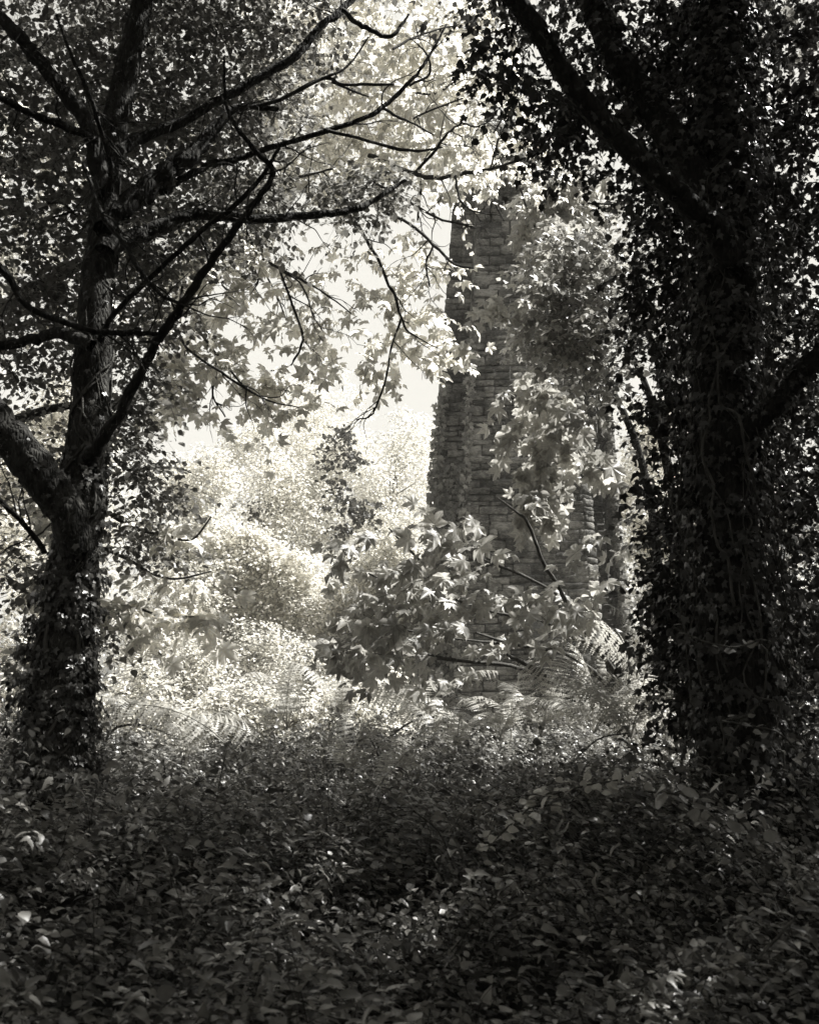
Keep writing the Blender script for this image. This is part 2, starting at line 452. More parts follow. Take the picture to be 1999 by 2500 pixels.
def stone_template():
    nx, nz = 4, 3
    us = np.linspace(-.5, .5, nx + 1); vs_ = np.linspace(-.5, .5, nz + 1)
    V = []; idx = {}
    for j, v in enumerate(vs_):
        for i, u in enumerate(us):
            edge = i in (0, nx) or j in (0, nz); corner = i in (0, nx) and j in (0, nz)
            y = -.5 + (RNG.random() * .22) + (.05 if edge else 0) + (.05 if corner else 0)
            uu = u * (.985 if i in (0, nx) else 1) + (RNG.normal(0, .012)); vv = v * .96 + RNG.normal(0, .04)
            if corner: uu *= RNG.uniform(.96, 1.0); vv *= RNG.uniform(.92, 1.0)
            idx[(i, j)] = len(V); V.append((uu, y, vv))
    Fq = [(idx[i, j], idx[i + 1, j], idx[i + 1, j + 1], idx[i, j + 1]) for j in range(nz) for i in range(nx)]
    ring = [(i, 0) for i in range(nx)] + [(nx, j) for j in range(nz)] + [(i, nz) for i in range(nx, 0, -1)] + [(0, j) for j in range(nz, 0, -1)]
    back = []
    for i, j in ring:
        a = V[idx[i, j]]; back.append(len(V)); V.append((a[0], .5, a[2]))
    n = len(ring)
    for q in range(n):
        Fq.append((idx[ring[(q + 1) % n]], idx[ring[q]], back[q], back[(q + 1) % n]))
    return np.array(V), np.array(Fq)
ST = [stone_template() for _ in range(14)]
STM = []
for V, Q in ST:
    g = Geo(); g.add(V, Q, rnd=0); STM.append(g.mesh('stone_block', M_STONE))
stones = []
def course_face(p0, p1, y0, y1, smin, smax, zlo=ZB, zhi=ZT, quoin=(0, 0)):
    z = zlo; row = 0
    while z < zhi - .1:
        h = random.choice([.11, .14, .17, .2, .25]) * random.uniform(.85, 1.15)
        zc = z + h / 2
        xa, xb = p0(zc), p1(zc); dx, dy = xb - xa, y1 - y0
        Lf = math.hypot(dx, dy); a = 0.0
        first = True
        while a < Lf - .04:
            wd = random.uniform(smin, smax)
            if first and quoin[0]: wd = .62 if row % 2 else .36
            if Lf - a - wd < smin * .7: wd = Lf - a
            c = a + wd / 2; t = c / Lf
            ang = math.atan2(dy, dx)
            prd = random.uniform(-.01, .03)
            nx_, ny_ = math.sin(ang), -math.cos(ang)
            xc = xa + dx * t; zj = random.uniform(-.018, .018) + .03 * math.sin(xc * 2.3 + row * .7)
            if random.random() > .025:
                stones.append((xc + nx_ * (prd - .04), y0 + dy * t + ny_ * (prd - .04), zc + zj, ang, wd - random.uniform(.008, .035), .14, h * random.uniform(.94, 1.02) - .012, random.randrange(14), random.gauss(0, .018)))
            a += wd; first = False
        z += h; row += 1
course_face(eA, eB, YB, YB, .2, .6, quoin=(1, 0))
course_face(lambda z: eB(z), lambda z: eB(z), YB, YF + .02, .4, .9)
eS = pixline((1308, 1400), (1312, 1700), YF)
course_face(eB, lambda z: eS(z) - .07, YF, YF, .2, .7, quoin=(1, 0), zhi=4.3)
course_face(lambda z: eS(z) + .08, eC, YF, YF, .2, .7, zlo=ZB + .1, zhi=4.3)
course_face(eB, eC, YF, YF, .22, .75, zlo=4.3, quoin=(1, 1))
course_face(eC, eD, YF, YF + .3, .5, .6)
course_face(eD, eE, YR, YR, .25, .6)
course_face(lambda z: eE(z), lambda z: eE(z), YR, YB, .4, .9)
course_face(eE, eF, YB, YB + .25, .5, .6)
def in_view_score(s):
    x, y, t = project(np.array([s[:3]]))
    return -1 if not (15 < x[0] < 1985 and 430 < y[0] < 1790) else s[4] * s[6] * (1 if abs(s[3]) < 1 else .3)
stones.sort(key=in_view_score, reverse=True)
rest = Geo()
for i, s in enumerate(stones):
    M = Matrix.Translation(s[:3]) @ Matrix.Rotation(s[3], 4, 'Z') @ Matrix.Rotation(s[8], 4, 'Y') @ Matrix.Diagonal((s[4], s[5], s[6], 1))
    if i < 299:
        o = bpy.data.objects.new('stone', STM[s[7]]); COL.objects.link(o); o.parent = pier; o.matrix_basis = M
    else:
        V, Q = ST[s[7]]; m = np.array(M)
        rest.add(V @ m[:3, :3].T + m[:3, 3], Q, rnd=random.random())
rest.build('stonework', M_STONE, pier, kind='stuff')
# creeper on the pier's left edge and crown
lv = Leaves()
def on_pier(fx0, fx1, y, z0, z1, n, sz=.1, off=.12):
    z = RNG.uniform(z0, z1, n); t = RNG.random(n)
    x = np.array([fx0(a) for a in z]) * (1 - t) + np.array([fx1(a) for a in z]) * t
    p = np.column_stack([x, y - RNG.random(n) * off, z])
    d = np.column_stack([RNG.normal(0, .5, n), RNG.normal(-.2, .2, n), -np.ones(n)])
    lv.add(p, d, np.array([0, -1, .5]) + RNG.normal(0, .4, (n, 3)), sz * (.6 + .8 * RNG.random(n)))
on_pier(lambda z: eA(z) - .05, lambda z: eB(z) + .0, YB - .06, -1, 7.6, 1500)
on_pier(lambda z: eA(z) - .08, lambda z: eA(z) + .25, YB - .06, 4, 9.5, 350)
on_pier(lambda z: eB(z) - .14, lambda z: eB(z) + .12, YF, 2, 10.5, 420, .09)
on_pier(eA, lambda z: eC(z) - .4, YF - .1, 14.6, 16.3, 900, .13, .5)
on_pier(lambda z: eE(z), lambda z: eF(z), YB, -1, 6, 150, .09)
foliage(lv, M_HAZEL, pier, [IVYL], 0, mass='creeper')

# ------------------------------------------------------------------ left tree
EXT = 0
def tree_limb(name, parent, mat, pp, d0, d1, sides=8, rough=.06, sub=5, wob=.05):
    g = Geo(); ps, rs = pix_path(pp, d0, d1); c, r = tube(g, ps, rs, sides, sub, wob, rough)
    g.build(name, mat, parent, smooth=True); return c, r
def ivy_on(lv, c, r, n, size=.055, off=.10, z0=-9, z1=99, bias=None):
    ok = np.where((c[:, 2] > z0) & (c[:, 2] < z1))[0]; ok = ok[ok < len(c) - 1]
    i = RNG.choice(ok, n); t = RNG.random(n)[:, None]
    p = c[i] * (1 - t) + c[i + 1] * t; rr = r[i]
    tan = nrm(c[i + 1] - c[i]); a = RNG.random(n) * 2 * np.pi
    u = nrm(np.cross(tan, [.2, 1, .1])); v = np.cross(tan, u)
    out_ = u * np.cos(a)[:, None] + v * np.sin(a)[:, None]
    a2 = np.arctan2(out_[:, 1], out_[:, 0]); pn = vnoise(a2 * 2.2, p[:, 2] * 2.6, 1, 4)
    o = off * RNG.random(n) ** 2 * (1 + 1.3 * pn).clip(.15, 2.2)
    rr = np.where(pn + RNG.normal(0, .35, n) < -.45, rr * .4, rr)
    p = p + out_ * (rr + o)[:, None]
    d = out_ * .35 + np.array([0, 0, -1.0]) + RNG.normal(0, .4, (n, 3))
    lv.add(p, d, out_ + np.array([0, 0, .5]) + RNG.normal(0, .35, (n, 3)), size * (.5 + .75 * RNG.random(n)))

def twiglets(tw, c, r, n, L):
    for k in range(n):
        i = RNG.integers(len(c) // 5, len(c) - 1); p = c[i].copy()
        d = nrm(nrm(c[min(i + 1, len(c) - 1)] - c[i - 1]) * .8 + RNG.normal(0, .7, 3)); pts = [p]
        for q in range(5):
            d = nrm(d + RNG.normal(0, .28, 3) + np.array([0, 0, -.04])); p = p + d * L / 5 * RNG.uniform(.6, 1.5); pts.append(p)
            if RNG.random() < .5:
                e = nrm(d + RNG.normal(0, .6, 3)); tube(tw, [p, p + e * L * .15, p + e * L * .28 + (0, 0, -.02)], [.0035, .0025, .0012], 3, 2)
        tube(tw, pts, np.linspace(min(.007, r[i] * .6), .0018, 6), 4, 3, .2)
SIDE = []
LT = thing('ivy_clad_tree', 'leaning forked tree with dark ivy round its foot beside the bright clearing', 'tree')
DL = 6.4
c, r = tree_limb('trunk', LT, M_BARK, [(128, 2020, 92), (133, 1900, 80), (142, 1750, 70), (158, 1600, 64), (182, 1400, 56), (197, 1250, 54), (213, 1100, 46), (220, 1000, 45),
    (230, 850, 44), (240, 700, 38), (250, 600, 38), (258, 480, 35), (280, 310, 30), (314, 150, 28), (345, 30, 26), (380, -150, 22), (420, -420, 16)], DL, DL + .6, 20, .05, 6)
TRL = (c, r)
fk = tree_limb('limb', LT, M_BARK, [(196, 1350, 42), (160, 1240, 45), (105, 1165, 48), (50, 1095, 46), (-30, 1000, 44), (-150, 830, 40), (-300, 600, 34), (-420, 300, 25)], DL, DL - .3, 14, .05)
for pp, d0, d1, sd in [
    ([(262, 420, 20), (300, 365, 15), (348, 336, 13), (435, 302, 13), (539, 244, 12), (632, 191, 11), (725, 133, 11), (783, 64, 10), (835, 26, 9), (900, -60, 8), (960, -160, 6)], DL + .3, DL + 1.6, 8),
    ([(255, 560, 30), (310, 500, 30), (371, 452, 30), (429, 406, 27), (493, 354, 20), (539, 296, 14), (586, 261, 10), (680, 268, 6)], DL + .2, DL + .9, 10),
    ([(400, 470, 14), (418, 452, 10), (481, 418, 9), (522, 400, 9), (580, 389, 8), (684, 354, 7), (800, 319, 7), (870, 296, 6), (934, 264, 6), (998, 203, 5), (1040, 150, 4), (1090, 60, 3)], DL + .5, DL + 1.5, 6),
    ([(258, 610, 26), (310, 585, 20), (371, 563, 18), (452, 528, 15), (539, 528, 12), (655, 534, 11), (713, 531, 10), (795, 522, 9), (870, 510, 9), (928, 481, 6), (990, 440, 4)], DL + .2, DL + 1.4, 8),
    ([(215, 1130, 22), (232, 1099, 17), (290, 1012, 14), (336, 925, 12), (371, 856, 11), (400, 806, 11), (458, 731, 11), (510, 644, 10), (568, 568, 9), (615, 505, 8), (667, 423, 7), (626, 371, 6), (568, 296, 5), (551, 238, 4), (548, 139, 3)], DL - .1, DL - .8, 8),
    ([(245, 830, 9), (255, 803, 8), (290, 754, 7), (360, 687, 7), (423, 626, 7), (499, 557, 7), (568, 505, 7), (632, 441, 6), (684, 360, 5)], DL - .2, DL - .9, 6),
    ([(-80, 560, 12), (20, 673, 9), (52, 731, 8), (116, 771, 8), (197, 800, 8), (261, 812, 7), (325, 812, 7), (388, 815, 5)], DL - .9, DL - .6, 6),
    ([(205, 400, 5), (220, 441, 6), (249, 522, 6), (302, 592, 6), (348, 667, 6), (394, 719, 5), (441, 742, 4)], DL - .4, DL - .7, 6),
    ([(139, 35, 3), (174, 133, 4), (220, 232, 5), (249, 325, 6), (273, 406, 7), (265, 480, 8)], DL - .6, DL, 6),
    ([(258, 470, 22), (215, 302, 18), (151, 220, 16), (87, 133, 15), (35, 75, 15), (-60, -30, 12)], DL + .2, DL + .4, 8),
    ([(262, 380, 13), (232, 342, 11), (157, 307, 10), (75, 278, 9), (23, 249, 9), (-80, 200, 8)], DL + .3, DL - .2, 6),
    ([(225, 845, 16), (151, 815, 14), (93, 824, 13), (23, 841, 12), (-100, 870, 10)], DL + .1, DL + .5, 8),
    ([(110, 1350, 8), (70, 1290, 7), (20, 1240, 7), (-60, 1170, 6)], DL - .1, DL - .5, 6),
]:
    SIDE.append(tree_limb('branch', LT, M_BARKD, pp, d0, d1, sd, .13, wob=.16))
tw = Geo()
for c, r in SIDE: twiglets(tw, c, r, 9, .45)
for pp in [[(934, 264, 4), (970, 285, 4), (1000, 297, 3), (1060, 330, 2)], [(800, 319, 5), (900, 345, 4), (1000, 368, 4), (1080, 360, 2)],
           [(835, 23, 6), (870, 52, 6), (905, 73, 6), (957, 87, 5), (998, 35, 3)], [(586, 268, 6), (684, 243, 5), (789, 191, 5), (835, 206, 4), (899, 206, 4), (963, 206, 3)],
           [(684, 243, 4), (789, 191, 4), (850, 160, 3), (900, 90, 2)], [(810, 200, 3), (870, 225, 3), (900, 236, 2)], [(115, 495, 3), (160, 500, 3), (215, 560, 3)],
           [(130, 530, 3), (215, 505, 3)], [(510, 644, 4), (500, 590, 3), (480, 560, 2)], [(441, 742, 4), (445, 700, 3)]]:
    ps, rs = pix_path(pp, DL + .8, DL + 1.0); tube(tw, ps, rs, 5, 4, .2, .1)
# vines climbing the trunk
vg = Geo(); c, r = TRL
for k in range(16):
    ph = RNG.random() * 6.28; tw_ = RNG.normal(0, .35); z0 = RNG.integers(0, 25); z1 = min(len(c) - 2, z0 + RNG.integers(25, 62))
    q = np.arange(z0, z1, 2); 
    if len(q) < 4: continue
    a = ph + tw_ * np.arange(len(q)) + np.cumsum(RNG.normal(0, .22, len(q)))
    tan = nrm(np.gradient(c, axis=0))[q]; u = nrm(np.cross(tan, [.2, 1, .1])); v = np.cross(tan, u)
    pts = c[q] + (u * np.cos(a)[:, None] + v * np.sin(a)[:, None]) * (r[q] * 1.03 + .006)[:, None]
    tube(vg, pts, np.linspace(RNG.uniform(.007, .017), .004, len(q)), 5, 3, .3, .1)
vg.build('ivy_stem', M_VINE, LT, smooth=True, kind='stuff')
lv = Leaves()
ivy_on(lv, c, r, 7500, .036, .08, z1=2.3); ivy_on(lv, c, r, 900, .036, .05, z0=2.2, z1=3.2); ivy_on(lv, c, r, 260, .034, .04, z0=3.2)
ivy_on(lv, *fk, 130, .034, .04)
foliage(lv, M_IVY, LT, [IVYL], 250, name='ivy_leaf', mass='ivy')
lv = Leaves()
D = DL + .55
cs = blobs([
    (120, 200, D + .8, 170, 210, 1.0, 260), (350, 130, D + 1, 200, 170, 1.1, 330), (560, 130, D + 1.2, 180, 140, 1.0, 250), (720, 100, D + 1.4, 130, 90, .8, 90),
    (160, 430, D + .9, 170, 140, 1.0, 230), (420, 330, D + 1, 200, 110, 1.0, 240), (620, 350, D + 1.2, 140, 120, .9, 110), (380, 560, D + .8, 170, 110, .9, 210),
    (120, 650, D + .9, 130, 140, .9, 180), (330, 720, D + .8, 120, 110, .8, 110), (600, 500, D + 1, 130, 60, .7, 90), (860, 480, D + 1.3, 100, 50, .5, 65), (960, 440, D + 1.3, 50, 50, .4, 30),
    (90, 850, D + .9, 100, 120, .8, 120), (350, 900, D + .7, 70, 130, .6, 75), (310, 1060, D + .7, 90, 110, .6, 90), (390, 1180, D + .7, 70, 60, .5, 45), (330, 1300, D + .7, 80, 90, .5, 60),
    (420, 1330, D + .7, 45, 30, .4, 18), (90, 1120, D + .9, 80, 120, .7, 60), (80, 1350, D + .9, 90, 130, .7, 70), (260, 1550, D + .5, 40, 120, .3, 35), (70, 1600, D + 1, 60, 90, .5, 30),
    (-250, 300, D, 250, 600, 1.5, 300), (300, -250, D + .5, 500, 230, 1.5, 500), (250, -420, D - .8, 600, 200, 2.0, 600), (750, -420, D, 400, 200, 2.0, 450), (-300, -300, D - 1, 400, 400, 2, 400)], 1.15)  # last blobs: upper crown out of frame, added to shade the limbs
sprays(lv, tw, cs, .34, 9, .050, .35)
tw.build('twigs', M_TWIG, LT, kind='stuff')
foliage(lv, M_OVAL, LT, [OVAL, OVALW], 299)

# ------------------------------------------------------------------ right tree
RT = thing('ivy_clad_tree', 'massive almost black tree smothered in ivy at the right of the stone pier', 'tree')
DR = 6.3
c, r = tree_limb('trunk', RT, M_BARKD, [(1850, 2060, 150), (1835, 1950, 120), (1815, 1800, 100), (1798, 1650, 90), (1785, 1400, 78), (1770, 1200, 74), (1762, 1000, 72), (1768, 800, 72),
    (1778, 600, 72), (1780, 420, 68), (1772, 250, 62), (1765, 100, 58), (1760, -50, 56), (1750, -300, 45), (1730, -600, 30)], DR, DR + .4, 18, .05, 6)
TRR = (c, r)
l1 = tree_limb('limb', RT, M_BARKD, [(1790, 640, 40), (1745, 560, 34), (1700, 515, 30), (1640, 462, 28), (1540, 370, 27), (1440, 265, 27), (1375, 175, 26), (1330, 100, 26), (1275, 25, 25), (1200, -80, 22), (1100, -260, 16)], DR - .1, DR - .9, 12, .05)
l2 = tree_limb('limb', RT, M_BARKD, [(1760, 520, 38), (1666, 371, 38), (1585, 261, 38), (1504, 133, 36), (1464, 46, 34), (1410, -60, 30), (1330, -240, 22)], DR + .1, DR + .8, 12, .05)
l3 = tree_limb('limb', RT, M_BARKD, [(1790, 1080, 30), (1850, 1030, 26), (1904, 983, 24), (1950, 920, 23), (1985, 880, 22), (2070, 790, 18)], DR, DR - .4, 10, .05)
lv = Leaves()
ivy_on(lv, c, r, 9000, .042, .24, z1=9); ivy_on(lv, c, r, 5000, .040, .10)
ivy_on(lv, *l2, 900, .042, .16); ivy_on(lv, *l3, 250, .038, .08); ivy_on(lv, *l1, 160, .036, .05)
vg = Geo()
for k in range(26):
    ph = RNG.random() * 6.28; z0 = RNG.integers(0, 30); z1 = min(len(c) - 2, z0 + RNG.integers(20, 50)); q = np.arange(z0, z1, 2)
    a = ph + RNG.normal(0, .1) * np.arange(len(q)) + np.cumsum(RNG.normal(0, .2, len(q)))
    tan = nrm(np.gradient(c, axis=0))[q]; u = nrm(np.cross(tan, [.2, 1, .1])); v = np.cross(tan, u)
    pts = c[q] + (u * np.cos(a)[:, None] + v * np.sin(a)[:, None]) * (r[q] * 1.05 + .02 + RNG.random(len(q)) * .12)[:, None]
    tube(vg, pts, np.linspace(RNG.uniform(.004, .01), .003, len(q)), 5, 3, .3, .1)
vg.build('ivy_stem', M_VINE, RT, smooth=True, kind='stuff')
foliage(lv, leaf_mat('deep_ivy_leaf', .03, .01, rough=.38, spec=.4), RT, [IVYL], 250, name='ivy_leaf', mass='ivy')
lv = Leaves(); tw = Geo(); D = DR + .6
cs = blobs([
    (1230, 90, D - .4, 80, 90, .4, 40), (1200, 190, D - .3, 50, 30, .3, 12), (1330, 260, D, 120, 110, .6, 110), (1480, 130, D + .3, 120, 130, .7, 100), (1450, 330, D + .1, 110, 90, .5, 70),
    (1620, 180, D + .5, 110, 200, .8, 190), (1600, 420, D + .5, 100, 130, .7, 120), (1600, 620, D + .4, 100, 120, .7, 110), (1590, 760, D + .5, 90, 90, .6, 70),
    (1660, 850, D + .3, 85, 160, .6, 105), (1610, 985, D + .3, 80, 30, .5, 26), (1645, 1050, D + .2, 80, 60, .5, 40), (1645, 1180, D + .2, 85, 110, .5, 80), (1650, 1330, D + .2, 85, 110, .5, 90),
    (1650, 1450, D + .2, 75, 90, .5, 110), (1670, 1560, D + .2, 65, 110, .5, 110), (1690, 1700, D + .1, 50, 90, .4, 60),
    (1900, 200, D + .6, 110, 260, .9, 240), (1920, 520, D + .6, 100, 200, .9, 150), (1920, 800, D + .5, 90, 180, .8, 110), (1930, 1150, D + .5, 90, 220, .8, 150), (1930, 1500, D + .5, 90, 220, .8, 170), (1930, 1800, D + .4, 90, 120, .6, 90),
    (1700, 300, D + .5, 140, 400, .6, 330), (1900, -200, D, 500, 220, 1.8, 480), (2200, 500, D, 200, 700, 1.8, 420), (1930, 900, D + 1, 90, 900, .8, 420), (1750, 900, D + .9, 90, 700, .6, 260), (1350, -200, D, 250, 150, 1.2, 200), (1300, -450, D - .5, 700, 200, 2.2, 800)], .85)  # final two blobs: unseen crown top, enlarged to shade what lies below
sprays(lv, tw, cs, .27, 9, .048, .5, tilt=.6)
tw.build('twigs', M_TWIG, RT, kind='stuff')
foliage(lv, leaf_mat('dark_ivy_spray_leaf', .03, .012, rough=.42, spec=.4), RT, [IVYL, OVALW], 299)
for own, cc, rr_, n in ((RT, (2.6, 4.6, 9.4), (3.6, 2.8, 1.2), 950), (LT, (-2.2, 3.6, 9.6), (3.0, 2.4, 1.2), 560), (RT, (5.0, 8.5, 9.5), (2.0, 2.4, 1.6), 350)):  # unseen leaf masses overhead, added to keep sun patches off the foreground
    lv = Leaves(); sprays(lv, None, ellipsoid(cc, rr_, n), .6, 9, .11, .4, tilt=.5)
    g = Geo(); lv.to_geo(g, OVALW); g.build('unseen_shade_foliage', M_OVAL, own, kind='stuff')

# ------------------------------------------------------------------ overhanging pale sycamore (crown seen against the sky)
ST_ = thing('sycamore_tree', 'tall sycamore whose pale translucent leaves hang across the bright sky left of the pier', 'tree')
g = Geo(); tube(g, [(-7.2, 11.5, .3), (-7.0, 11.4, 3), (-6.7, 11.3, 6), (-6.2, 11.2, 9), (-5.8, 11, 12)], [.32, .27, .24, .2, .12], 14, 6, .05, .05); g.build('trunk', M_BARK, ST_, smooth=True)
DS = 9.4
for a, b in [(((-6.9, 11.4, 4.2)), (640, 500)), ((-6.6, 11.3, 6.5), (560, 300)), ((-6.2, 11.2, 8.5), (800, 90)), ((-6.9, 11.4, 2.8), (300, 980))]:
    g = Geo(); e = P(b[0], b[1], DS); a = np.array(a)
    tube(g, [a, a * .6 + e * .4 + (0, 0, .5), a * .25 + e * .75 + (0, 0, .4), e], [.12, .08, .05, .02], 7, 6, .1, .06); g.build('branch', M_BARKD, ST_, smooth=True)
tw = Geo()
TWL = [[(600, 480, 5), (624, 551, 5), (638, 626, 5), (702, 664, 4), (783, 708, 3), (858, 766, 2)], [(684, 661, 4), (713, 742, 4), (740, 829, 4), (711, 893, 2)], [(638, 632, 4), (632, 684, 3), (620, 708, 2)],
    [(700, 665, 3), (740, 700, 3), (765, 770, 2), (790, 810, 2)],
    [(800, 470, 5), (853, 522, 5), (905, 603, 5), (951, 696, 5), (980, 777, 4), (998, 812, 3), (1070, 850, 2)], [(980, 777, 4), (955, 850, 3), (940, 930, 3), (910, 1010, 3), (870, 1025, 2)], [(667, 447, 5), (754, 426, 4), (812, 412, 3)],
    [(790, 420, 3), (835, 475, 3)], [(753, 430, 3), (755, 480, 2)], [(860, 470, 5), (922, 510, 5), (1000, 545, 5), (1058, 597, 5), (1110, 644, 4), (1157, 655, 3)], [(920, 450, 4), (1000, 493, 4), (1058, 528, 4), (1162, 557, 3)],
    [(900, 380, 7), (960, 405, 7), (1012, 423, 7), (1041, 435, 7), (1116, 426, 6), (1197, 412, 5), (1284, 386, 4)], [(1012, 423, 5), (1055, 375, 5), (1093, 325, 4), (1127, 300, 3)], [(1029, 441, 5), (1026, 480, 4), (1020, 540, 3)],
    [(1110, 430, 4), (1120, 480, 4), (1145, 510, 3), (1200, 525, 2)], [(1180, 420, 3), (1195, 470, 3), (1230, 540, 2)], [(1197, 412, 3), (1215, 350, 3), (1225, 310, 2)],
    [(430, 800, 5), (458, 850, 4), (522, 896, 4), (603, 949, 4), (655, 978, 3), (731, 995, 2)], [(522, 896, 3), (522, 966, 3), (551, 1018, 2)], [(480, 800, 4), (540, 880, 3), (600, 945, 3)],
    [(1058, 600, 3), (1040, 640, 3), (1050, 700, 2)], [(600, 600, 4), (660, 690, 3), (700, 780, 2)], [(450, 600, 4), (520, 670, 3), (600, 760, 2)],
    [(960, 120, 4), (1010, 90, 4), (1060, 75, 3), (1120, 60, 2)], [(1000, 210, 4), (1050, 180, 4), (1040, 130, 3), (1010, 100, 2)], [(1000, 220, 4), (1060, 230, 4), (1110, 200, 3)],
    [(1127, 300, 3), (1170, 310, 3), (1210, 280, 2)], [(1010, 290, 3), (1050, 270, 3), (1130, 240, 2)], [(1205, 325, 3), (1245, 260, 3), (1265, 230, 2)]]
for pp in TWL:
    q = DS + RNG.normal(0, .35)
    ps, rs = pix_path([(x_, y_, r_ * .8) for x_, y_, r_ in pp], q, q + RNG.normal(0, .3)); twiglets(tw, *tube(tw, ps, rs, 5, 4, .35, .1), 5, .4)
lv = Leaves(); D = DS
cs = blobs([
    (760, 90, D + 1, 180, 90, 1.3, 60), (960, 60, D + 1.2, 170, 80, 1.3, 62), (1120, 120, D + 1.2, 120, 130, 1.2, 60), (1000, 200, D + 1, 150, 110, 1.3, 60), (860, 240, D + 1, 150, 110, 1.3, 52),
    (1150, 290, D + 1, 120, 90, 1.2, 36), (1000, 340, D + .8, 150, 80, 1.2, 28), (1280, 330, D + 1.3, 110, 60, 1, 18), (800, 400, D + .8, 150, 90, 1, 38), (700, 300, D + 1, 120, 90, 1, 28),
    (640, 640, D, 110, 80, .8, 11), (760, 720, D, 120, 90, .8, 12), (880, 660, D, 90, 90, .8, 10), (1010, 620, D, 70, 60, .7, 9), (1040, 720, D, 50, 80, .6, 10), (1080, 830, D, 35, 60, .5, 11), (1000, 850, D, 60, 60, .5, 6),
    (900, 860, D, 90, 110, .8, 12), (740, 850, D, 100, 70, .8, 14), (560, 900, D, 90, 70, .8, 18), (640, 970, D, 90, 30, .5, 12), (500, 740, D, 90, 90, .9, 22), (560, 620, D, 80, 70, .8, 18), (430, 870, D, 60, 60, .6, 12), (440, 980, D, 40, 60, .4, 8),
    (1170, 440, D + .5, 80, 30, .6, 8), (500, 450, D + 1, 150, 120, 1, 22), (400, 650, D + 1, 150, 150, 1, 26), (150, 500, D + 1, 150, 300, 1.2, 60),
    (-200, 500, D + 1, 220, 700, 1.5, 90), (800, -150, D + 1, 450, 160, 1.5, 130)])
sprays(lv, tw, cs, .42, 7, .080, .45, spread=.9, tilt=.6, face=.9)
tw.build('twigs', M_TWIG, ST_, kind='stuff')
foliage(lv, M_SYCPALE, ST_, [MAPLE, MAPLE2], 299)

# ------------------------------------------------------------------ young sycamore in front of the pier's upper half
YS = thing('young_sycamore', 'young sycamore with sunlit leaf sprays hanging before the upper face of the pier', 'tree')
DY = 13.5
tree_limb('trunk', YS, M_BARKD, [(1600, 1800, 13), (1610, 1500, 11), (1590, 1250, 10), (1540, 1050, 9), (1440, 850, 7), (1390, 700, 6), (1370, 560, 5), (1350, 420, 4)], DY + .6, DY + .3, 8, .06)
tw = Geo()
for pp in [[(1420, 930, 7), (1385, 1000, 8), (1362, 1060, 7), (1366, 1100, 5), (1380, 1140, 3)], [(1375, 1050, 4), (1310, 1040, 3), (1230, 1080, 2)], [(1366, 1100, 4), (1310, 1130, 3), (1260, 1170, 2)],
           [(1380, 700, 4), (1330, 600, 4), (1290, 520, 3), (1270, 460, 2)], [(1370, 560, 4), (1420, 500, 3), (1500, 500, 2)], [(1440, 1150, 4), (1400, 1120, 3), (1340, 1170, 2)]]:
    ps, rs = pix_path(pp, DY, DY - .5); tube(tw, ps, rs, 5, 4, .2, .1)
lv = Leaves(); D = DY - .6
cs = blobs([(1330, 560, D, 45, 60, .6, 18), (1340, 480, D + .5, 80, 70, .7, 34), (1430, 470, D + .6, 90, 50, .7, 32), (1300, 650, D, 30, 50, .5, 6),
            (1400, 560, D + .8, 90, 50, .7, 24), (1270, 960, D - .5, 55, 70, .4, 24), (1330, 1000, D - .5, 80, 60, .5, 32), (1260, 1040, D - .4, 40, 40, .4, 13), (1310, 1110, D - .4, 70, 50, .4, 26), (1250, 1180, D - .4, 35, 50, .4, 12),
            (1400, 1110, D - .3, 60, 30, .4, 14), (1280, 1220, D - .4, 50, 50, .4, 15), (1400, 980, D, 50, 80, .5, 14), (1215, 740, D, 20, 30, .2, 4), (1270, 760, D, 30, 50, .3, 9)])
low_ = cs[:, 2] < P(1300, 870, D)[2]
sprays(lv, tw, cs[~low_], .36, 6, .12, .6, tilt=.45, spread=.9, face=1.2)
sprays(lv, tw, cs[low_][::4] + np.array([.12, 0, 0]), .33, 7, .15, 1.3, tilt=.4, spread=.9, face=3.0, sv=.3)
tw.build('twigs', M_TWIG, YS, kind='stuff')
foliage(lv, M_SYC, YS, [MAPLE, MAPLE2], 299)

# hazel bush crown between pier and right tree
HZ = thing('hazel_tree', 'bushy small-leaved tree shading the top right of the stone pier', 'tree')
for k, pp in enumerate([[(1680, 1790, 14), (1670, 1500, 12), (1640, 1200, 11), (1580, 950, 8), (1500, 800, 6), (1420, 680, 3)], [(1700, 1790, 11), (1690, 1400, 9), (1660, 1050, 7), (1600, 800, 5), (1540, 620, 3)]]):
    tree_limb('trunk', HZ, M_BARKD, pp, 11.5, 11.2, 7, .06)
lv = Leaves(); tw = Geo(); D = 11
cs = blobs([(1340, 740, D, 80, 90, .7, 120), (1430, 680, D, 100, 100, .8, 190), (1380, 830, D, 100, 80, .7, 130), (1470, 820, D, 90, 100, .7, 120), (1420, 600, D, 100, 70, .6, 110), (1530, 600, D + .5, 80, 120, .7, 80),
            (1480, 930, D, 60, 60, .5, 40), (1330, 680, D, 60, 60, .5, 50), (1460, 990, D, 40, 60, .4, 18), (1520, 760, D + .5, 80, 120, .7, 60)], .6)
sprays(lv, tw, cs, .40, 8, .07, .4, tilt=.6, face=.6)
tw.build('twigs', M_TWIG, HZ, kind='stuff')
foliage(lv, M_HAZEL, HZ, [OVALW, IVYL], 299)

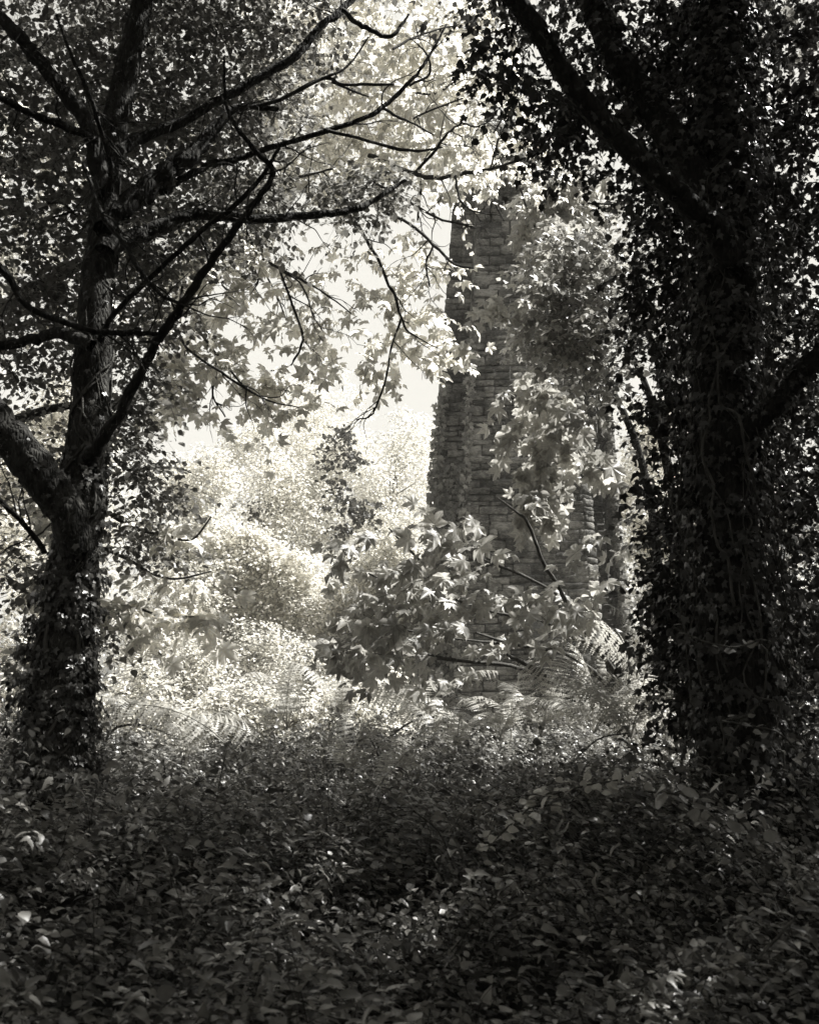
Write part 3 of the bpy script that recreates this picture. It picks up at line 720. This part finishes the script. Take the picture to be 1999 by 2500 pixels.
# ------------------------------------------------------------------ sycamore sapling
SP = thing('sycamore_sapling', 'spreading sycamore sapling with broad grey leaves in front of the foot of the pier', 'sapling')
DP = 9.6
for pp, r0 in [([(1583, 1790, 8), (1582, 1715, 8), (1574, 1679, 8), (1545, 1632, 7), (1487, 1586, 6), (1406, 1560, 5), (1324, 1516, 4), (1255, 1505, 4), (1197, 1493, 3)], 0),
    ([(1545, 1760, 8), (1464, 1655, 6), (1406, 1609, 5), (1342, 1586, 5), (1255, 1574, 4), (1162, 1545, 3)], 0),
    ([(1540, 1800, 11), (1464, 1748, 10), (1377, 1690, 9), (1342, 1661, 9), (1290, 1626, 7), (1238, 1598, 4)], 0),
    ([(1342, 1661, 6), (1290, 1638, 5), (1220, 1621, 5), (1139, 1615, 4), (1046, 1598, 3)], 0),
    ([(1560, 1740, 8), (1500, 1640, 7), (1423, 1540, 6), (1382, 1470, 6), (1359, 1424, 5), (1325, 1372, 5), (1290, 1279, 4), (1261, 1250, 3), (1214, 1215, 2)], 0),
    ([(1382, 1465, 4), (1325, 1430, 4), (1255, 1395, 4), (1191, 1372, 3), (1162, 1348, 2)], 0),
    ([(1210, 1500, 5), (1098, 1453, 4), (1058, 1400, 4), (1000, 1343, 3), (950, 1290, 2)], 0), ([(1200, 1500, 5), (1098, 1482, 4), (1000, 1447, 3), (900, 1400, 2)], 0),
    ([(1255, 1574, 4), (1120, 1560, 3), (1000, 1540, 3), (880, 1500, 2)], 0), ([(1139, 1615, 4), (1000, 1600, 3), (900, 1580, 2)], 0)]:
    tree_limb('stem', SP, M_VINE, pp, DP + .4, DP - .6, 6, .06, wob=.12)
lv = Leaves(); tw = Geo(); D = DP - .3
cs = blobs([(1080, 1330, D, 70, 40, .5, 8), (970, 1370, D, 110, 50, .6, 20), (880, 1340, D, 70, 40, .5, 10), (1030, 1430, D, 110, 50, .7, 24), (1150, 1410, D, 90, 40, .6, 14), (1110, 1470, D, 120, 50, .8, 24), (1000, 1500, D, 130, 60, .8, 24),
            (900, 1450, D, 90, 60, .6, 18), (1050, 1560, D, 110, 40, .6, 16), (940, 1590, D, 90, 50, .6, 16), (860, 1550, D, 60, 60, .5, 9), (1260, 1480, D, 80, 40, .5, 8), (1330, 1400, D, 50, 60, .4, 5), (1290, 1290, D, 40, 40, .3, 5),
            (1400, 1430, D, 60, 40, .4, 7), (1080, 1270, D, 50, 30, .4, 5), (1350, 1520, D, 60, 40, .4, 5), (1080, 1650, D, 50, 50, .4, 9), (1480, 1340, D, 30, 60, .3, 4), (1210, 1560, D, 70, 30, .4, 5)])
cs = cs[RNG.random(len(cs)) < .45]; cs = cs + RNG.normal(0, 1, cs.shape) * np.array([.10, .5, .08]) + np.array([.12, 0, 0])
sprays(lv, tw, cs, .40, 6, .108, .35, tilt=.5, spread=.9, face=1.0, dirs=np.tile([-.9, -.1, .1], (len(cs), 1)))
tw.build('twigs', M_TWIG, SP, kind='stuff')
foliage(lv, M_SYC, SP, [MAPLE, MAPLE2], 299)

# small sycamore seedlings beside the left trunk
SB = thing('young_sycamore', 'slender sycamore shoots reaching out right of the leaning tree into the clearing', 'sapling')
for pp in [[(245, 1500, 5), (290, 1468, 4), (348, 1488, 3), (406, 1508, 3), (475, 1505, 2)], [(245, 1335, 4), (325, 1372, 4), (371, 1401, 3), (435, 1413, 3), (516, 1395, 2)], [(230, 1230, 4), (319, 1285, 4), (406, 1308, 3), (470, 1317, 3), (516, 1262, 2)],
           [(225, 1900, 8), (228, 1700, 7), (240, 1500, 6), (236, 1330, 5), (225, 1220, 3)]]:
    tree_limb('stem', SB, M_VINE, pp, 7.6, 7.3, 5, .06)
lv = Leaves(); D = 7.4
cs = blobs([(380, 1500, D, 110, 30, .3, 22), (470, 1500, D, 50, 30, .3, 9), (330, 1560, D, 40, 25, .3, 6), (450, 1410, D, 80, 25, .3, 10), (480, 1290, D, 60, 40, .3, 10), (110, 1450, D + .6, 110, 60, .5, 26), (70, 1280, D + .6, 60, 60, .5, 12), (60, 1620, D + .8, 60, 60, .5, 12), (280, 1470, D, 50, 40, .3, 8)])
cs = cs[::2]; sprays(lv, None, cs, .3, 6, .085, .3, tilt=.5, face=.8)
foliage(lv, M_SYCPALE, SB, [MAPLE, MAPLE2], 299)

# ------------------------------------------------------------------ clearing: pale trees and shrubs
def far_tree(x, y0, ytop, d, wpx, label, n, dark=False, stem=1, size=.11, mat=None, group='pale trees in the sunlit clearing', low=.0, name='clearing_tree', cat='tree'):
    t = thing(name, label, cat, group)
    base = P(x, y0, d); base[2] = ground_z(base[0], base[1]); top = P(x, ytop, d)
    H = top[2] - base[2]; t.location = base
    tw = Geo(); W = PX(wpx, P(x, (y0 + ytop) / 2, d))
    for s in range(stem):
        g = Geo(); lx = RNG.normal(0, .12 * W) if stem > 1 else 0
        pts = [np.array([lx * .3 * q + RNG.normal(0, .16) , RNG.normal(0, .1), H * q]) for q in np.linspace(0, .9, 6)]
        tube(g, pts, np.linspace(H * .006 + .012, .008, 6), 7, 5, .1, .05)
        g.build('trunk', M_PBARK, t, smooth=True)
        for b in range(12):
            q = RNG.uniform(.15, .85); a = RNG.random() * 6.28; L = W * RNG.uniform(.4, .9) * (1.1 - q * .6)
            s0 = np.array([lx * .3 * q, 0, H * q]); e = s0 + np.array([math.cos(a) * L, math.sin(a) * L * .8, L * .7])
            tube(tw, [s0, (s0 + e) / 2 + (0, 0, -.05 * L), e], [.035, .02, .008], 4, 4, .2)
    cs = []
    ncl = 46
    for k in range(ncl):
        q = low + (1 - low) * RNG.random() ** .8; rad = W * (math.sin(math.pi * min(.93, .22 + q * .72)) ** .7)
        a = RNG.random() * 6.28; rr = rad * RNG.random() ** .5 * .8
        k_ = RNG.uniform(.12, .42) * W; rr *= 1.25
        cs.append(ellipsoid((math.cos(a) * rr, math.sin(a) * rr * .9, H * (q * .95 + .02)), (k_, k_, min(H * .09, k_)), max(3, int(n * 3.0 / ncl * (k_ / W / .27) ** 1.5))))
    cs = np.vstack(cs)
    lv = Leaves(); sprays(lv, tw, cs, .55, 8, size, .35, tilt=.8, twr=.006, jit=.05)
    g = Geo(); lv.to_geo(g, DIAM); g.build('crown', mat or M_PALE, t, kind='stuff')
    tw.build('branches', M_PBARK, t, kind='stuff')
    return t
far_tree(640, 1700, 1010, 34, 170, 'tall pale leafy tree left of the dark ivied one in the clearing', 900, stem=2)
IT = far_tree(830, 1750, 1000, 36, 140, 'clearing tree wrapped in darker ivy with a mottled column of foliage', 620)
lv = Leaves(); b = np.array(IT.location)
cs = blobs([(835, 1065, 34.5, 28, 30, .5, 26), (850, 1110, 34.5, 30, 30, .5, 21), (790, 1130, 34.5, 35, 18, .5, 10), (815, 1180, 34.5, 35, 18, .5, 14), (860, 1230, 34, 60, 25, .6, 33), (895, 1255, 34, 30, 25, .6, 16), (835, 1300, 34, 30, 30, .6, 14), (860, 1350, 34, 40, 25, .6, 16), (890, 1420, 34, 45, 30, .6, 26), (850, 1500, 34, 35, 40, .6, 16), (640, 1240, 33.5, 60, 25, .6, 12), (650, 1440, 32.5, 50, 25, .6, 12)]) - b
sprays(lv, None, cs, .5, 8, .14, .3, tilt=.8)
g = Geo(); lv.to_geo(g, OVALW); g.build('ivy', leaf_mat('dull_ivy_leaf', .06, .02, var=.6), IT, kind='stuff')
far_tree(960, 1750, 960, 40, 150, 'pale bushy tree just left of the stone pier', 900, stem=2)
far_tree(500, 1700, 1060, 31, 110, 'slim pale tree nearest the leaning trunk in the clearing', 620)
far_tree(760, 1700, 920, 50, 230, 'highest pale tree at the back of the clearing', 1000, size=.15)
far_tree(420, 1700, 1120, 43, 160, 'low rounded tree at the back left of the clearing', 700, size=.14)
far_tree(1040, 1700, 1010, 54, 170, 'distant pale tree partly behind the pier', 700, size=.15)
far_tree(100, 1750, 900, 26, 180, 'grey tree seen behind the leaning trunk at the left edge', 800, size=.12)
far_tree(-150, 1750, 700, 24, 220, 'tree beyond the left edge of the clearing', 500, size=.14)
far_tree(1620, 1700, 950, 34, 150, 'bright tree showing between the pier and the black ivied trunk', 900, size=.13)
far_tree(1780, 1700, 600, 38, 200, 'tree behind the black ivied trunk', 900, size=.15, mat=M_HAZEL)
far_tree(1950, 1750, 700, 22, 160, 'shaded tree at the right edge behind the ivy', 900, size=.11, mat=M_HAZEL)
GS = 'pale shrubs on the clearing floor'
for x, y0, yt, d, wp, lb in [(330, 1850, 1620, 17, 100, 'bright low shrub beside the ivied foot of the leaning tree'), (480, 1850, 1560, 20, 110, 'feathery pale shrub at the left of the clearing floor'),
        (620, 1850, 1500, 22, 110, 'pale shrub under the tall leafy tree'), (760, 1850, 1560, 19, 110, 'pale shrub in the middle of the clearing floor'),
        (900, 1850, 1600, 18, 100, 'pale shrub behind the sapling tips'), (560, 1880, 1660, 15.5, 100, 'front pale shrub among the brambles'),
        (720, 1880, 1680, 15.5, 90, 'small pale shrub with a dark bare stem near the ferns'), (850, 1880, 1690, 15.5, 80, 'low pale shrub left of the fern bank'), (60, 1850, 1640, 14, 80, 'thin shrub at the left picture edge behind the ivy'),
        (1640, 1850, 1640, 17, 80, 'pale shrub between pier and ivied trunk')]:
    far_tree(x, y0, yt, d, wp, lb, 380, size=.075, group=GS, name='shrub', cat='shrub')
for x, yt, lb in [(450, 1330, 'tall pale shrub at the back left of the clearing'), (580, 1270, 'tall pale shrub in front of the slim clearing tree'), (700, 1330, 'tall pale shrub at the back middle of the clearing'),
                  (800, 1420, 'rounded pale shrub under the ivy-wrapped tree'), (930, 1300, 'tall pale shrub at the pier side of the clearing'), (1010, 1400, 'pale shrub touching the left edge of the pier')]:
    far_tree(x, 1750, yt, 29.5 + RNG.random() * 2, 120, lb, 620, size=.13, group=GS, name='shrub', cat='shrub', stem=2)
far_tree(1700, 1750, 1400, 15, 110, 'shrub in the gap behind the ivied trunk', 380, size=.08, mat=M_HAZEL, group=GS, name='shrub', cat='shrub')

lv = Leaves(); n = 4200
x = RNG.uniform(-24, 30, n); y = RNG.uniform(58, 66, n); h = 16.5 + 2.6 * vnoise(x, y * 0, .35, 3) + 1.2 * vnoise(x, y * 0, 1.1, 6)
z = ground_z(x, y) + h * RNG.random(n) ** .8
sprays(lv, None, np.column_stack([x, y, z]), 1.1, 9, .26, .3, tilt=.8, jit=.12)
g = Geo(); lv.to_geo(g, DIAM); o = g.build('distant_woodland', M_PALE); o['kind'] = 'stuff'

# trees out of frame that shade the foreground
GW = 'woodland trees round the viewpoint'
def shade_tree(x, y, H, R_, n, label):
    t = thing('woodland_tree', label, 'tree', GW); t.location = (x, y, float(ground_z(x, y)))
    g = Geo(); tube(g, [(0, 0, 0), (.1, .05, H * .4), (.0, .1, H * .8)], [.3, .22, .08], 10, 6, .04, .05); g.build('trunk', M_BARKD, t, smooth=True)
    lv = Leaves(); c = ellipsoid((0, 0, H * .72), (R_, R_, H * .26), int(n * 1.1))
    sprays(lv, None, c, .8, 8, .22, .3, tilt=.5)
    g = Geo(); lv.to_geo(g, MAPLE_LO); g.build('crown', M_HAZEL, t, kind='stuff')
for a in [(5.5, -1.5, 11, 4.2, 800, 'tree behind and right of the viewpoint'), (-4.5, -2.5, 11, 4.2, 700, 'tree behind and left of the viewpoint'), (8.5, 4.5, 12, 4.2, 900, 'tree right of the ivied trunk'),
          (0.5, -6, 12, 4.5, 700, 'tree behind the viewpoint'), (-8, 4, 11, 3.6, 600, 'tree left of the leaning trunk'), (1.0, -1.3, 12.5, 4.0, 700, 'tree whose crown spreads over the viewpoint')]:
    shade_tree(*a)

# unseen wood behind and at both sides, added to block low skylight
lv = Leaves(); n = 8000
a = RNG.uniform(math.radians(-205), math.radians(25), n); rr = RNG.uniform(13, 20, n)
x = np.cos(a) * rr; y = np.sin(a) * rr + 2; z = RNG.uniform(.2, 13, n) * (.85 + .25 * vnoise(x, y, .5, 2))
lv.add(np.column_stack([x, y, z]), rand_dir(n), RNG.normal(0, 1, (n, 3)), .55 * (.6 + .8 * RNG.random(n)))
g = Geo(); lv.to_geo(g, MAPLE_LO); o = g.build('unseen_shade_wood', M_HAZEL); o['kind'] = 'stuff'

# ------------------------------------------------------------------ undergrowth
def cover_h(x, y):
    return .42 + .30 * vnoise(x, y, .9, 11) + .36 * vnoise(x, y, 1.9, 5) + .30 * vnoise(x, y, 5.0, 2) + .16 * vnoise(x, y, 11.0, 7)
def cover(n, y0, y1, size, hgt, xk=.46, pw=1.0, tilt=.22):
    y = y0 + (y1 - y0) * RNG.random(n) ** pw; x = (RNG.random(n) * 2 - 1) * (xk * y + .6)
    z = ground_z(x, y) + hgt * np.clip(cover_h(x, y), .02, 1.4) * (1 - .8 * RNG.random(n) ** 1.2)
    wave = vnoise(x, y, 1.2, 9)[:, None] * np.array([0, .5, .25])
    d = np.column_stack([np.ones(n) + RNG.normal(0, .28, n), RNG.normal(.15, .35, n), RNG.normal(.16, .16, n)]) + wave
    fl = RNG.random(n) < .22; d[fl] = rand_dir(int(fl.sum()))
    nn = np.array([-.18, -.05, 1.0]) + RNG.normal(0, tilt, (n, 3)) * np.where(RNG.random(n) < .25, 2.2, 1)[:, None]
    return np.column_stack([x, y, z]), d, nn, size * (.45 + 1.0 * RNG.random(n) ** 1.3)
def shoots(lv, tw, n, y0, y1, size, hgt, L, k):
    y = RNG.uniform(y0, y1, n); x = RNG.uniform(-1, 1, n) * (.46 * y + .6)
    z = ground_z(x, y) + hgt * np.clip(cover_h(x, y), .1, 1.3) * .8
    sprays(lv, tw, np.column_stack([x, y, z]), L, k, size, .35, tilt=.5, spread=.7, dirs=np.column_stack([np.full(n, .7) + RNG.normal(0, .8, n), RNG.normal(-.1, .6, n), RNG.uniform(.2, 1.3, n)]), twr=.0025, jit=.01)
NARROW = oval(.26, 3, fold=.3, bend=.45); CURL = oval(.40, 3, fold=.5, bend=.7)
tw = Geo(); g = Geo(); lv = Leaves()
for a in [(5000, 2.0, 7.0, .032, .6), (9000, 5.5, 12.5, .036, .6), (4000, 11, 15, .045, .45)]: lv.add(*cover(*a))
lv.to_geo(g, TRIF)
for tm, sc_ in ((NARROW, 1.1), (CURL, .9), (OVALW, .75)):
    lv = Leaves()
    for a in [(6600, 2.0, 6.5, .056 * sc_, .85), (6000, 5, 9, .056 * sc_, .85), (8500, 7.5, 13, .050 * sc_, .65)]: lv.add(*cover(*a))
    shoots(lv, tw, 420, 2.2, 7, .034 * sc_, .7, .36, 12); shoots(lv, tw, 160, 4, 9, .040 * sc_, .9, .6, 15); shoots(lv, tw, 420, 6, 13, .046 * sc_, .55, .42, 10)
    lv.to_geo(g, tm)
o = g.build('undergrowth', M_GCOVER); o['kind'] = 'stuff'
o = tw.build('bramble_twigs', M_TWIG); o['kind'] = 'stuff'
# low ground ivy, darker
lv = Leaves(); lv.add(*cover(6000, 2.0, 6.5, .03, .45)); g = Geo(); lv.to_geo(g, IVYL)
o = g.build('ground_ivy', M_IVY); o['kind'] = 'stuff'
# dry grass stems and thin stalks through the leaves
g = Geo(); n = 2200; y = RNG.uniform(2.4, 12, n); x = RNG.uniform(-1, 1, n) * (.46 * y + .5); z = ground_z(x, y) + .25 * np.clip(cover_h(x, y), 0, 1)
for k in range(n):
    p = np.array([x[k], y[k], z[k]]); d = nrm(np.array([RNG.normal(.2, .6), RNG.normal(0, .5), 1.0])); L = RNG.uniform(.15, .45)
    tube(g, [p, p + d * L * .6, p + d * L + np.array([RNG.normal(0, .1), 0, -.06])], [.002, .0015, .0008], 3, 3)
o = g.build('grass_stalks', M_VINE); o['kind'] = 'stuff'
# clearing floor cover
lv = Leaves(); n = 42000; y = RNG.uniform(14, 34, n); x = RNG.uniform(-1, 1, n) * (.45 * y + 2)
z = ground_z(x, y) + RNG.random(n) * .6 * (.6 + .5 * vnoise(x, y, 1.3))
lv.add(np.column_stack([x, y, z]), rand_dir(n), np.array([0, -.3, 1]) + RNG.normal(0, .5, (n, 3)), .10 * (.6 + .8 * RNG.random(n)))
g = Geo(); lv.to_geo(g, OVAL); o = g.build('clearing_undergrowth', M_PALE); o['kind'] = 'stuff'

# bramble canes
canes = [([(230, 1900), (270, 1790), (340, 1770), (440, 1800), (540, 1805)], 8.6, 3, 'arching bramble cane beside the ivied foot of the leaning tree'),
         ([(900, 1850), (950, 1800), (1010, 1760), (1060, 1750)], 10, 2.5, 'bramble cane arching left of the pier foot'),
         ([(800, 1900), (860, 1830), (900, 1800), (930, 1860)], 9, 2.5, 'short dark bramble cane in the middle of the undergrowth'),
         ([(1010, 1980), (1070, 2030), (1110, 2120), (1140, 2200)], 5, 2.5, 'bare bramble cane trailing down the middle foreground'),
         ([(60, 2290), (160, 2330), (230, 2380), (260, 2440)], 3.4, 3, 'dark cane low in the left foreground'),
         ([(1340, 1930), (1400, 1860), (1470, 1800), (1560, 1790)], 8, 2.5, 'bramble cane below the pale ferns'),
         ([(250, 1960), (220, 1850), (235, 1760), (250, 1700)], 6.6, 2, 'thin upright stem right of the leaning tree')]
for pts, d, rp, lb in canes:
    g = Geo(); ps, rs = pix_path([(x_, y_, rp) for x_, y_ in pts], d, d + .4); tube(g, ps, rs, 6, 6, .2, .1)
    tag(g.build('bramble_cane', M_VINE, smooth=True), lb, 'cane', 'bramble canes over the undergrowth')
g = Geo(); ps, rs = pix_path([(1830, 2370, 3), (1860, 2330, 4), (1905, 2280, 4), (1940, 2240, 3)], 3.6, 3.9); tube(g, ps, rs, 6, 5, .2, .1)
tag(g.build('dead_stick', M_VINE, smooth=True), 'bare pale stick slanting over the leaves in the right foreground', 'stick')

# leaning bramble sprays in the foreground (large leaves one can pick apart)
for pts, d, sz, lb, nl in [([(1180, 2080), (1250, 2010), (1330, 1950), (1420, 1920), (1540, 1900)], 5.2, .055, 'bramble spray with bright wind-tossed leaves rising to the right', 70),
        ([(1560, 1930), (1660, 1940), (1760, 1960), (1850, 2060)], 4.4, .06, 'broad-leaved bramble spray before the foot of the black trunk', 26),
        ([(1640, 1530), (1700, 1560), (1790, 1580), (1860, 1560)], 5.4, .05, 'loose spray of big lobed leaves in front of the black trunk', 12),
        ([(1760, 1760), (1820, 1770), (1900, 1790), (1960, 1850)], 4.9, .045, 'leafy spray hanging at the right edge below the ivy', 16),
        ([(160, 2180), (200, 2120), (240, 2100), (280, 2130)], 5.0, .028, 'small pale-leaved sprig in the left foreground', 10),
        ([(60, 2260), (150, 2250), (240, 2280), (350, 2320)], 3.6, .04, 'flat dark spray of rounded leaves at the lower left', 20)]:
    t = thing('bramble_spray', lb, 'bramble', 'leafy bramble sprays in the foreground')
    g = Geo(); ps, rs = pix_path([(x_, y_, 2.5) for x_, y_ in pts], d, d + .3); c, r = tube(g, ps, rs, 5, 8, .2); g.build('stem', M_VINE, t, smooth=True)
    i = RNG.integers(0, len(c), nl); dr = RNG.normal(0, .5, (nl, 3)) + np.array([.8, -.3, .0])
    lv = Leaves(); lv.add(c[i] + RNG.normal(0, .03, (nl, 3)), dr, np.array([-.1, -.35, 1]) + RNG.normal(0, .35, (nl, 3)), sz * (.7 + .6 * RNG.random(nl)))
    foliage(lv, M_FERN if sz == .055 else M_GCOVER, t, [OVALW], 299)

# ------------------------------------------------------------------ ferns
def frond_mesh(seed, L=1.0, arch=.55, W=.24):
    rg = np.random.default_rng(seed); g = Geo(); n = 21
    s = np.linspace(0, 1, 40)
    ang = math.radians(78) - arch * 2.6 * s ** 1.3
    y = np.concatenate([[0], np.cumsum(np.cos(ang[:-1]))]) / 39 * L; z = np.concatenate([[0], np.cumsum(np.sin(ang[:-1]))]) / 39 * L
    bx = np.cumsum(rg.normal(0, .003, 40))
    c = np.column_stack([bx, y, z]); tube(g, c[::3], np.linspace(.006, .0015, len(c[::3])) * L, 4, 2)
    for k in range(n):
        q = .2 + .79 * k / (n - 1); i = min(38, int(q * 39)); p = c[i]
        tn = nrm(c[i + 1] - c[i]); ln = W * L * (math.sin(math.pi * min(1, .18 + .82 * (1 - (q - .2) / .8))) ** .7 if q > .3 else .8) * (1.05 - q * .55) * rg.uniform(.88, 1.1)
        ln = max(ln, .02)
        nrml = np.array([0, -tn[2], tn[1]])
        for sd in (-1, 1):
            ax = nrm(np.array([sd, 0, 0]) + tn * .35 + nrml * rg.normal(-.15, .12)); cr = nrm(np.cross(nrml, ax))
            m = 7; V = [p]; T = []
            for j in range(m):
                u = (j + .5) / m; u2 = (j + 1) / m
                wd = .13 * ln * (1 - u) ** .6 + .0015
                dr = -nrml * .25 * ln * u2 * u2
                b = p + ax * ln * u2 + dr
                V += [p + ax * ln * (u + .05) + cr * wd + dr, p + ax * ln * (u + .05) - cr * wd + dr, b]
                a0 = 0 if j == 0 else 3 * j; k0 = 3 * j + 1
                T += [(a0, k0 + 2, k0), (a0, k0 + 1, k0 + 2)]
            g.add(V, np.array(T), rnd=0, vein=np.zeros(len(V)))
    return g.mesh('fern_frond', M_FERN)
FR = [frond_mesh(1, 1, .55), frond_mesh(2, 1, .75, .2), frond_mesh(3, 1, .42, .22), frond_mesh(4, 1, .95, .2)]
def fern(x, y, d, Lpx, nf, label, lean=None, lay=.0):
    t = thing('fern', label, 'fern', 'ferns along the top of the bank'); b = P(x, y, d); Lpx = Lpx * 1.3
    b[2] = max(b[2], float(ground_z(b[0], b[1])) + .33); t.location = b
    L = PX(Lpx, b)
    for k in range(nf):
        o = bpy.data.objects.new('frond', FR[RNG.integers(0, 4)]); COL.objects.link(o); o.parent = t
        a = (k / nf * 6.28 + RNG.normal(0, .25)) if lean is None else math.radians(lean) + RNG.normal(0, .3)
        roll = RNG.normal(0, .12) if lean is None else RNG.choice([-1, 1]) * RNG.uniform(.5, .9)
        o.rotation_euler = (lay + RNG.normal(0, .12), roll, a); s = L * RNG.uniform(.75, 1.15); o.scale = (s, s, s)
# rotation z: 0 = away from the viewer, 90 = to the left, -90 = to the right
for a in [(1565, 1690, 8.6, 300, 3, 'tall fern whose fronds droop left across the pier foot', 90, .15), (1570, 1830, 8.4, 320, 3, 'fern with long drooping frond before the pier edge', 85, -.1),
          (1395, 1740, 9.0, 200, 3, 'upright narrow fern in front of the dark stonework', 30, .25), (1250, 1830, 11, 190, 4, 'small curled fern at the foot of the pier', None, .1),
          (1150, 1850, 11, 230, 5, 'fern spreading a pale frond left of the pier foot', 70, -.35), (1100, 1830, 12, 190, 4, 'low fern below the sapling leaves', 80, -.3),
          (1450, 1790, 8.2, 190, 7, 'bright rounded fern in the middle of the bank', None, -.2), (1540, 1800, 7.8, 190, 7, 'pale fern nearest the black ivied trunk', None, -.1), (1320, 1800, 8.6, 180, 6, 'feathery fern under the bright rounded one', None, 0),
          (1220, 1810, 8.4, 170, 6, 'grey fern among brambles below the pier', None, 0), (1110, 1850, 7.8, 170, 6, 'dull fern in the centre right of the bank', None, 0), (980, 1900, 7.2, 160, 6, 'thin-leaved fern in the middle undergrowth', None, 0),
          (850, 1900, 7.2, 160, 5, 'spidery fern left of the middle undergrowth', None, 0), (570, 1830, 7.6, 250, 2, 'fern laying one long ladder-like frond to the left', 86, -.35), (650, 1815, 8.0, 210, 3, 'fern with a second ladder-like frond behind the first', 82, -.3),
          (290, 1830, 10, 180, 4, 'dark fern right of the ivied foot', None, 0), (700, 1830, 11.5, 200, 5, 'pale feathery fern at the edge of the clearing', None, 0), (830, 1850, 11.5, 180, 4, 'fern beside the clearing under the sapling tips', None, 0),
          (660, 1800, 12.5, 130, 4, 'sunlit fern at the clearing edge', None, 0), (1580, 1820, 9.5, 220, 4, 'fern under the tall drooping one', None, 0), (1680, 1860, 8.2, 240, 4, 'shaded fern against the black ivied trunk', 60, 0),
          (930, 2080, 6.4, 130, 4, 'small fern with bright tips in the middle foreground', None, 0), (450, 1960, 7.6, 190, 4, 'half-hidden fern left of the middle undergrowth', None, 0), (1020, 1850, 11.5, 180, 4, 'fern behind the dark cane arching left of the pier', None, 0)]:
    fern(*a)

# ------------------------------------------------------------------ hazy air
g = Geo()
hx, hy0, hy1, hz0, hz1 = 60, -14, 85, -4, 28
V = [(x, y, z) for z in (hz0, hz1) for y in (hy0, hy1) for x in (-hx, hx)]
g.add(V, [np.array([(0, 2, 3, 1), (4, 5, 7, 6), (0, 1, 5, 4), (2, 6, 7, 3), (0, 4, 6, 2), (1, 3, 7, 5)])])
m, t, o = new_mat('haze_air')
pv = t.nodes.new('ShaderNodeVolumePrincipled'); pv.inputs['Color'].default_value = col(1.0); pv.inputs['Density'].default_value = HAZE
t.links.new(pv.outputs[0], o.inputs['Volume'])
g.build('haze', m, kind='stuff')

# small dull bracken fronds tangled through the brambles
g = Geo()
for k in range(150):
    me = FR[k % 4]; n = len(me.vertices); v = np.empty(n * 3, np.float32); me.vertices.foreach_get('co', v); v = v.reshape(-1, 3)
    fs = [tuple(p.vertices) for p in me.polygons] if k < 4 else FC[k % 4]
    if k < 4: FC = locals().get('FC', {}) if k else {}; FC[k] = fs
    y = RNG.uniform(6.0, 11.8); x = RNG.uniform(-1, 1) * .42 * y
    if RNG.random() < .35: x = abs(x) * .6; y = max(y, 6.5)
    M = Matrix.Rotation(RNG.random() * 6.28, 3, 'Z') @ Matrix.Rotation(RNG.normal(0, .4), 3, 'Y') @ Matrix.Rotation(RNG.normal(-.3, .25), 3, 'X')
    v = (v @ np.array(M).T) * RNG.uniform(.28, .55) + np.array([x, y, float(ground_z(x, y)) + .35 * max(.1, float(cover_h(x, y)))])
    q4 = [f for f in fs if len(f) == 4]; q3 = [f for f in fs if len(f) == 3]
    g.add(v, [np.array(q4), np.array(q3)], rnd=RNG.random())
g.build('bracken', leaf_mat('dull_bracken', .11, .08, var=.5), kind='stuff')
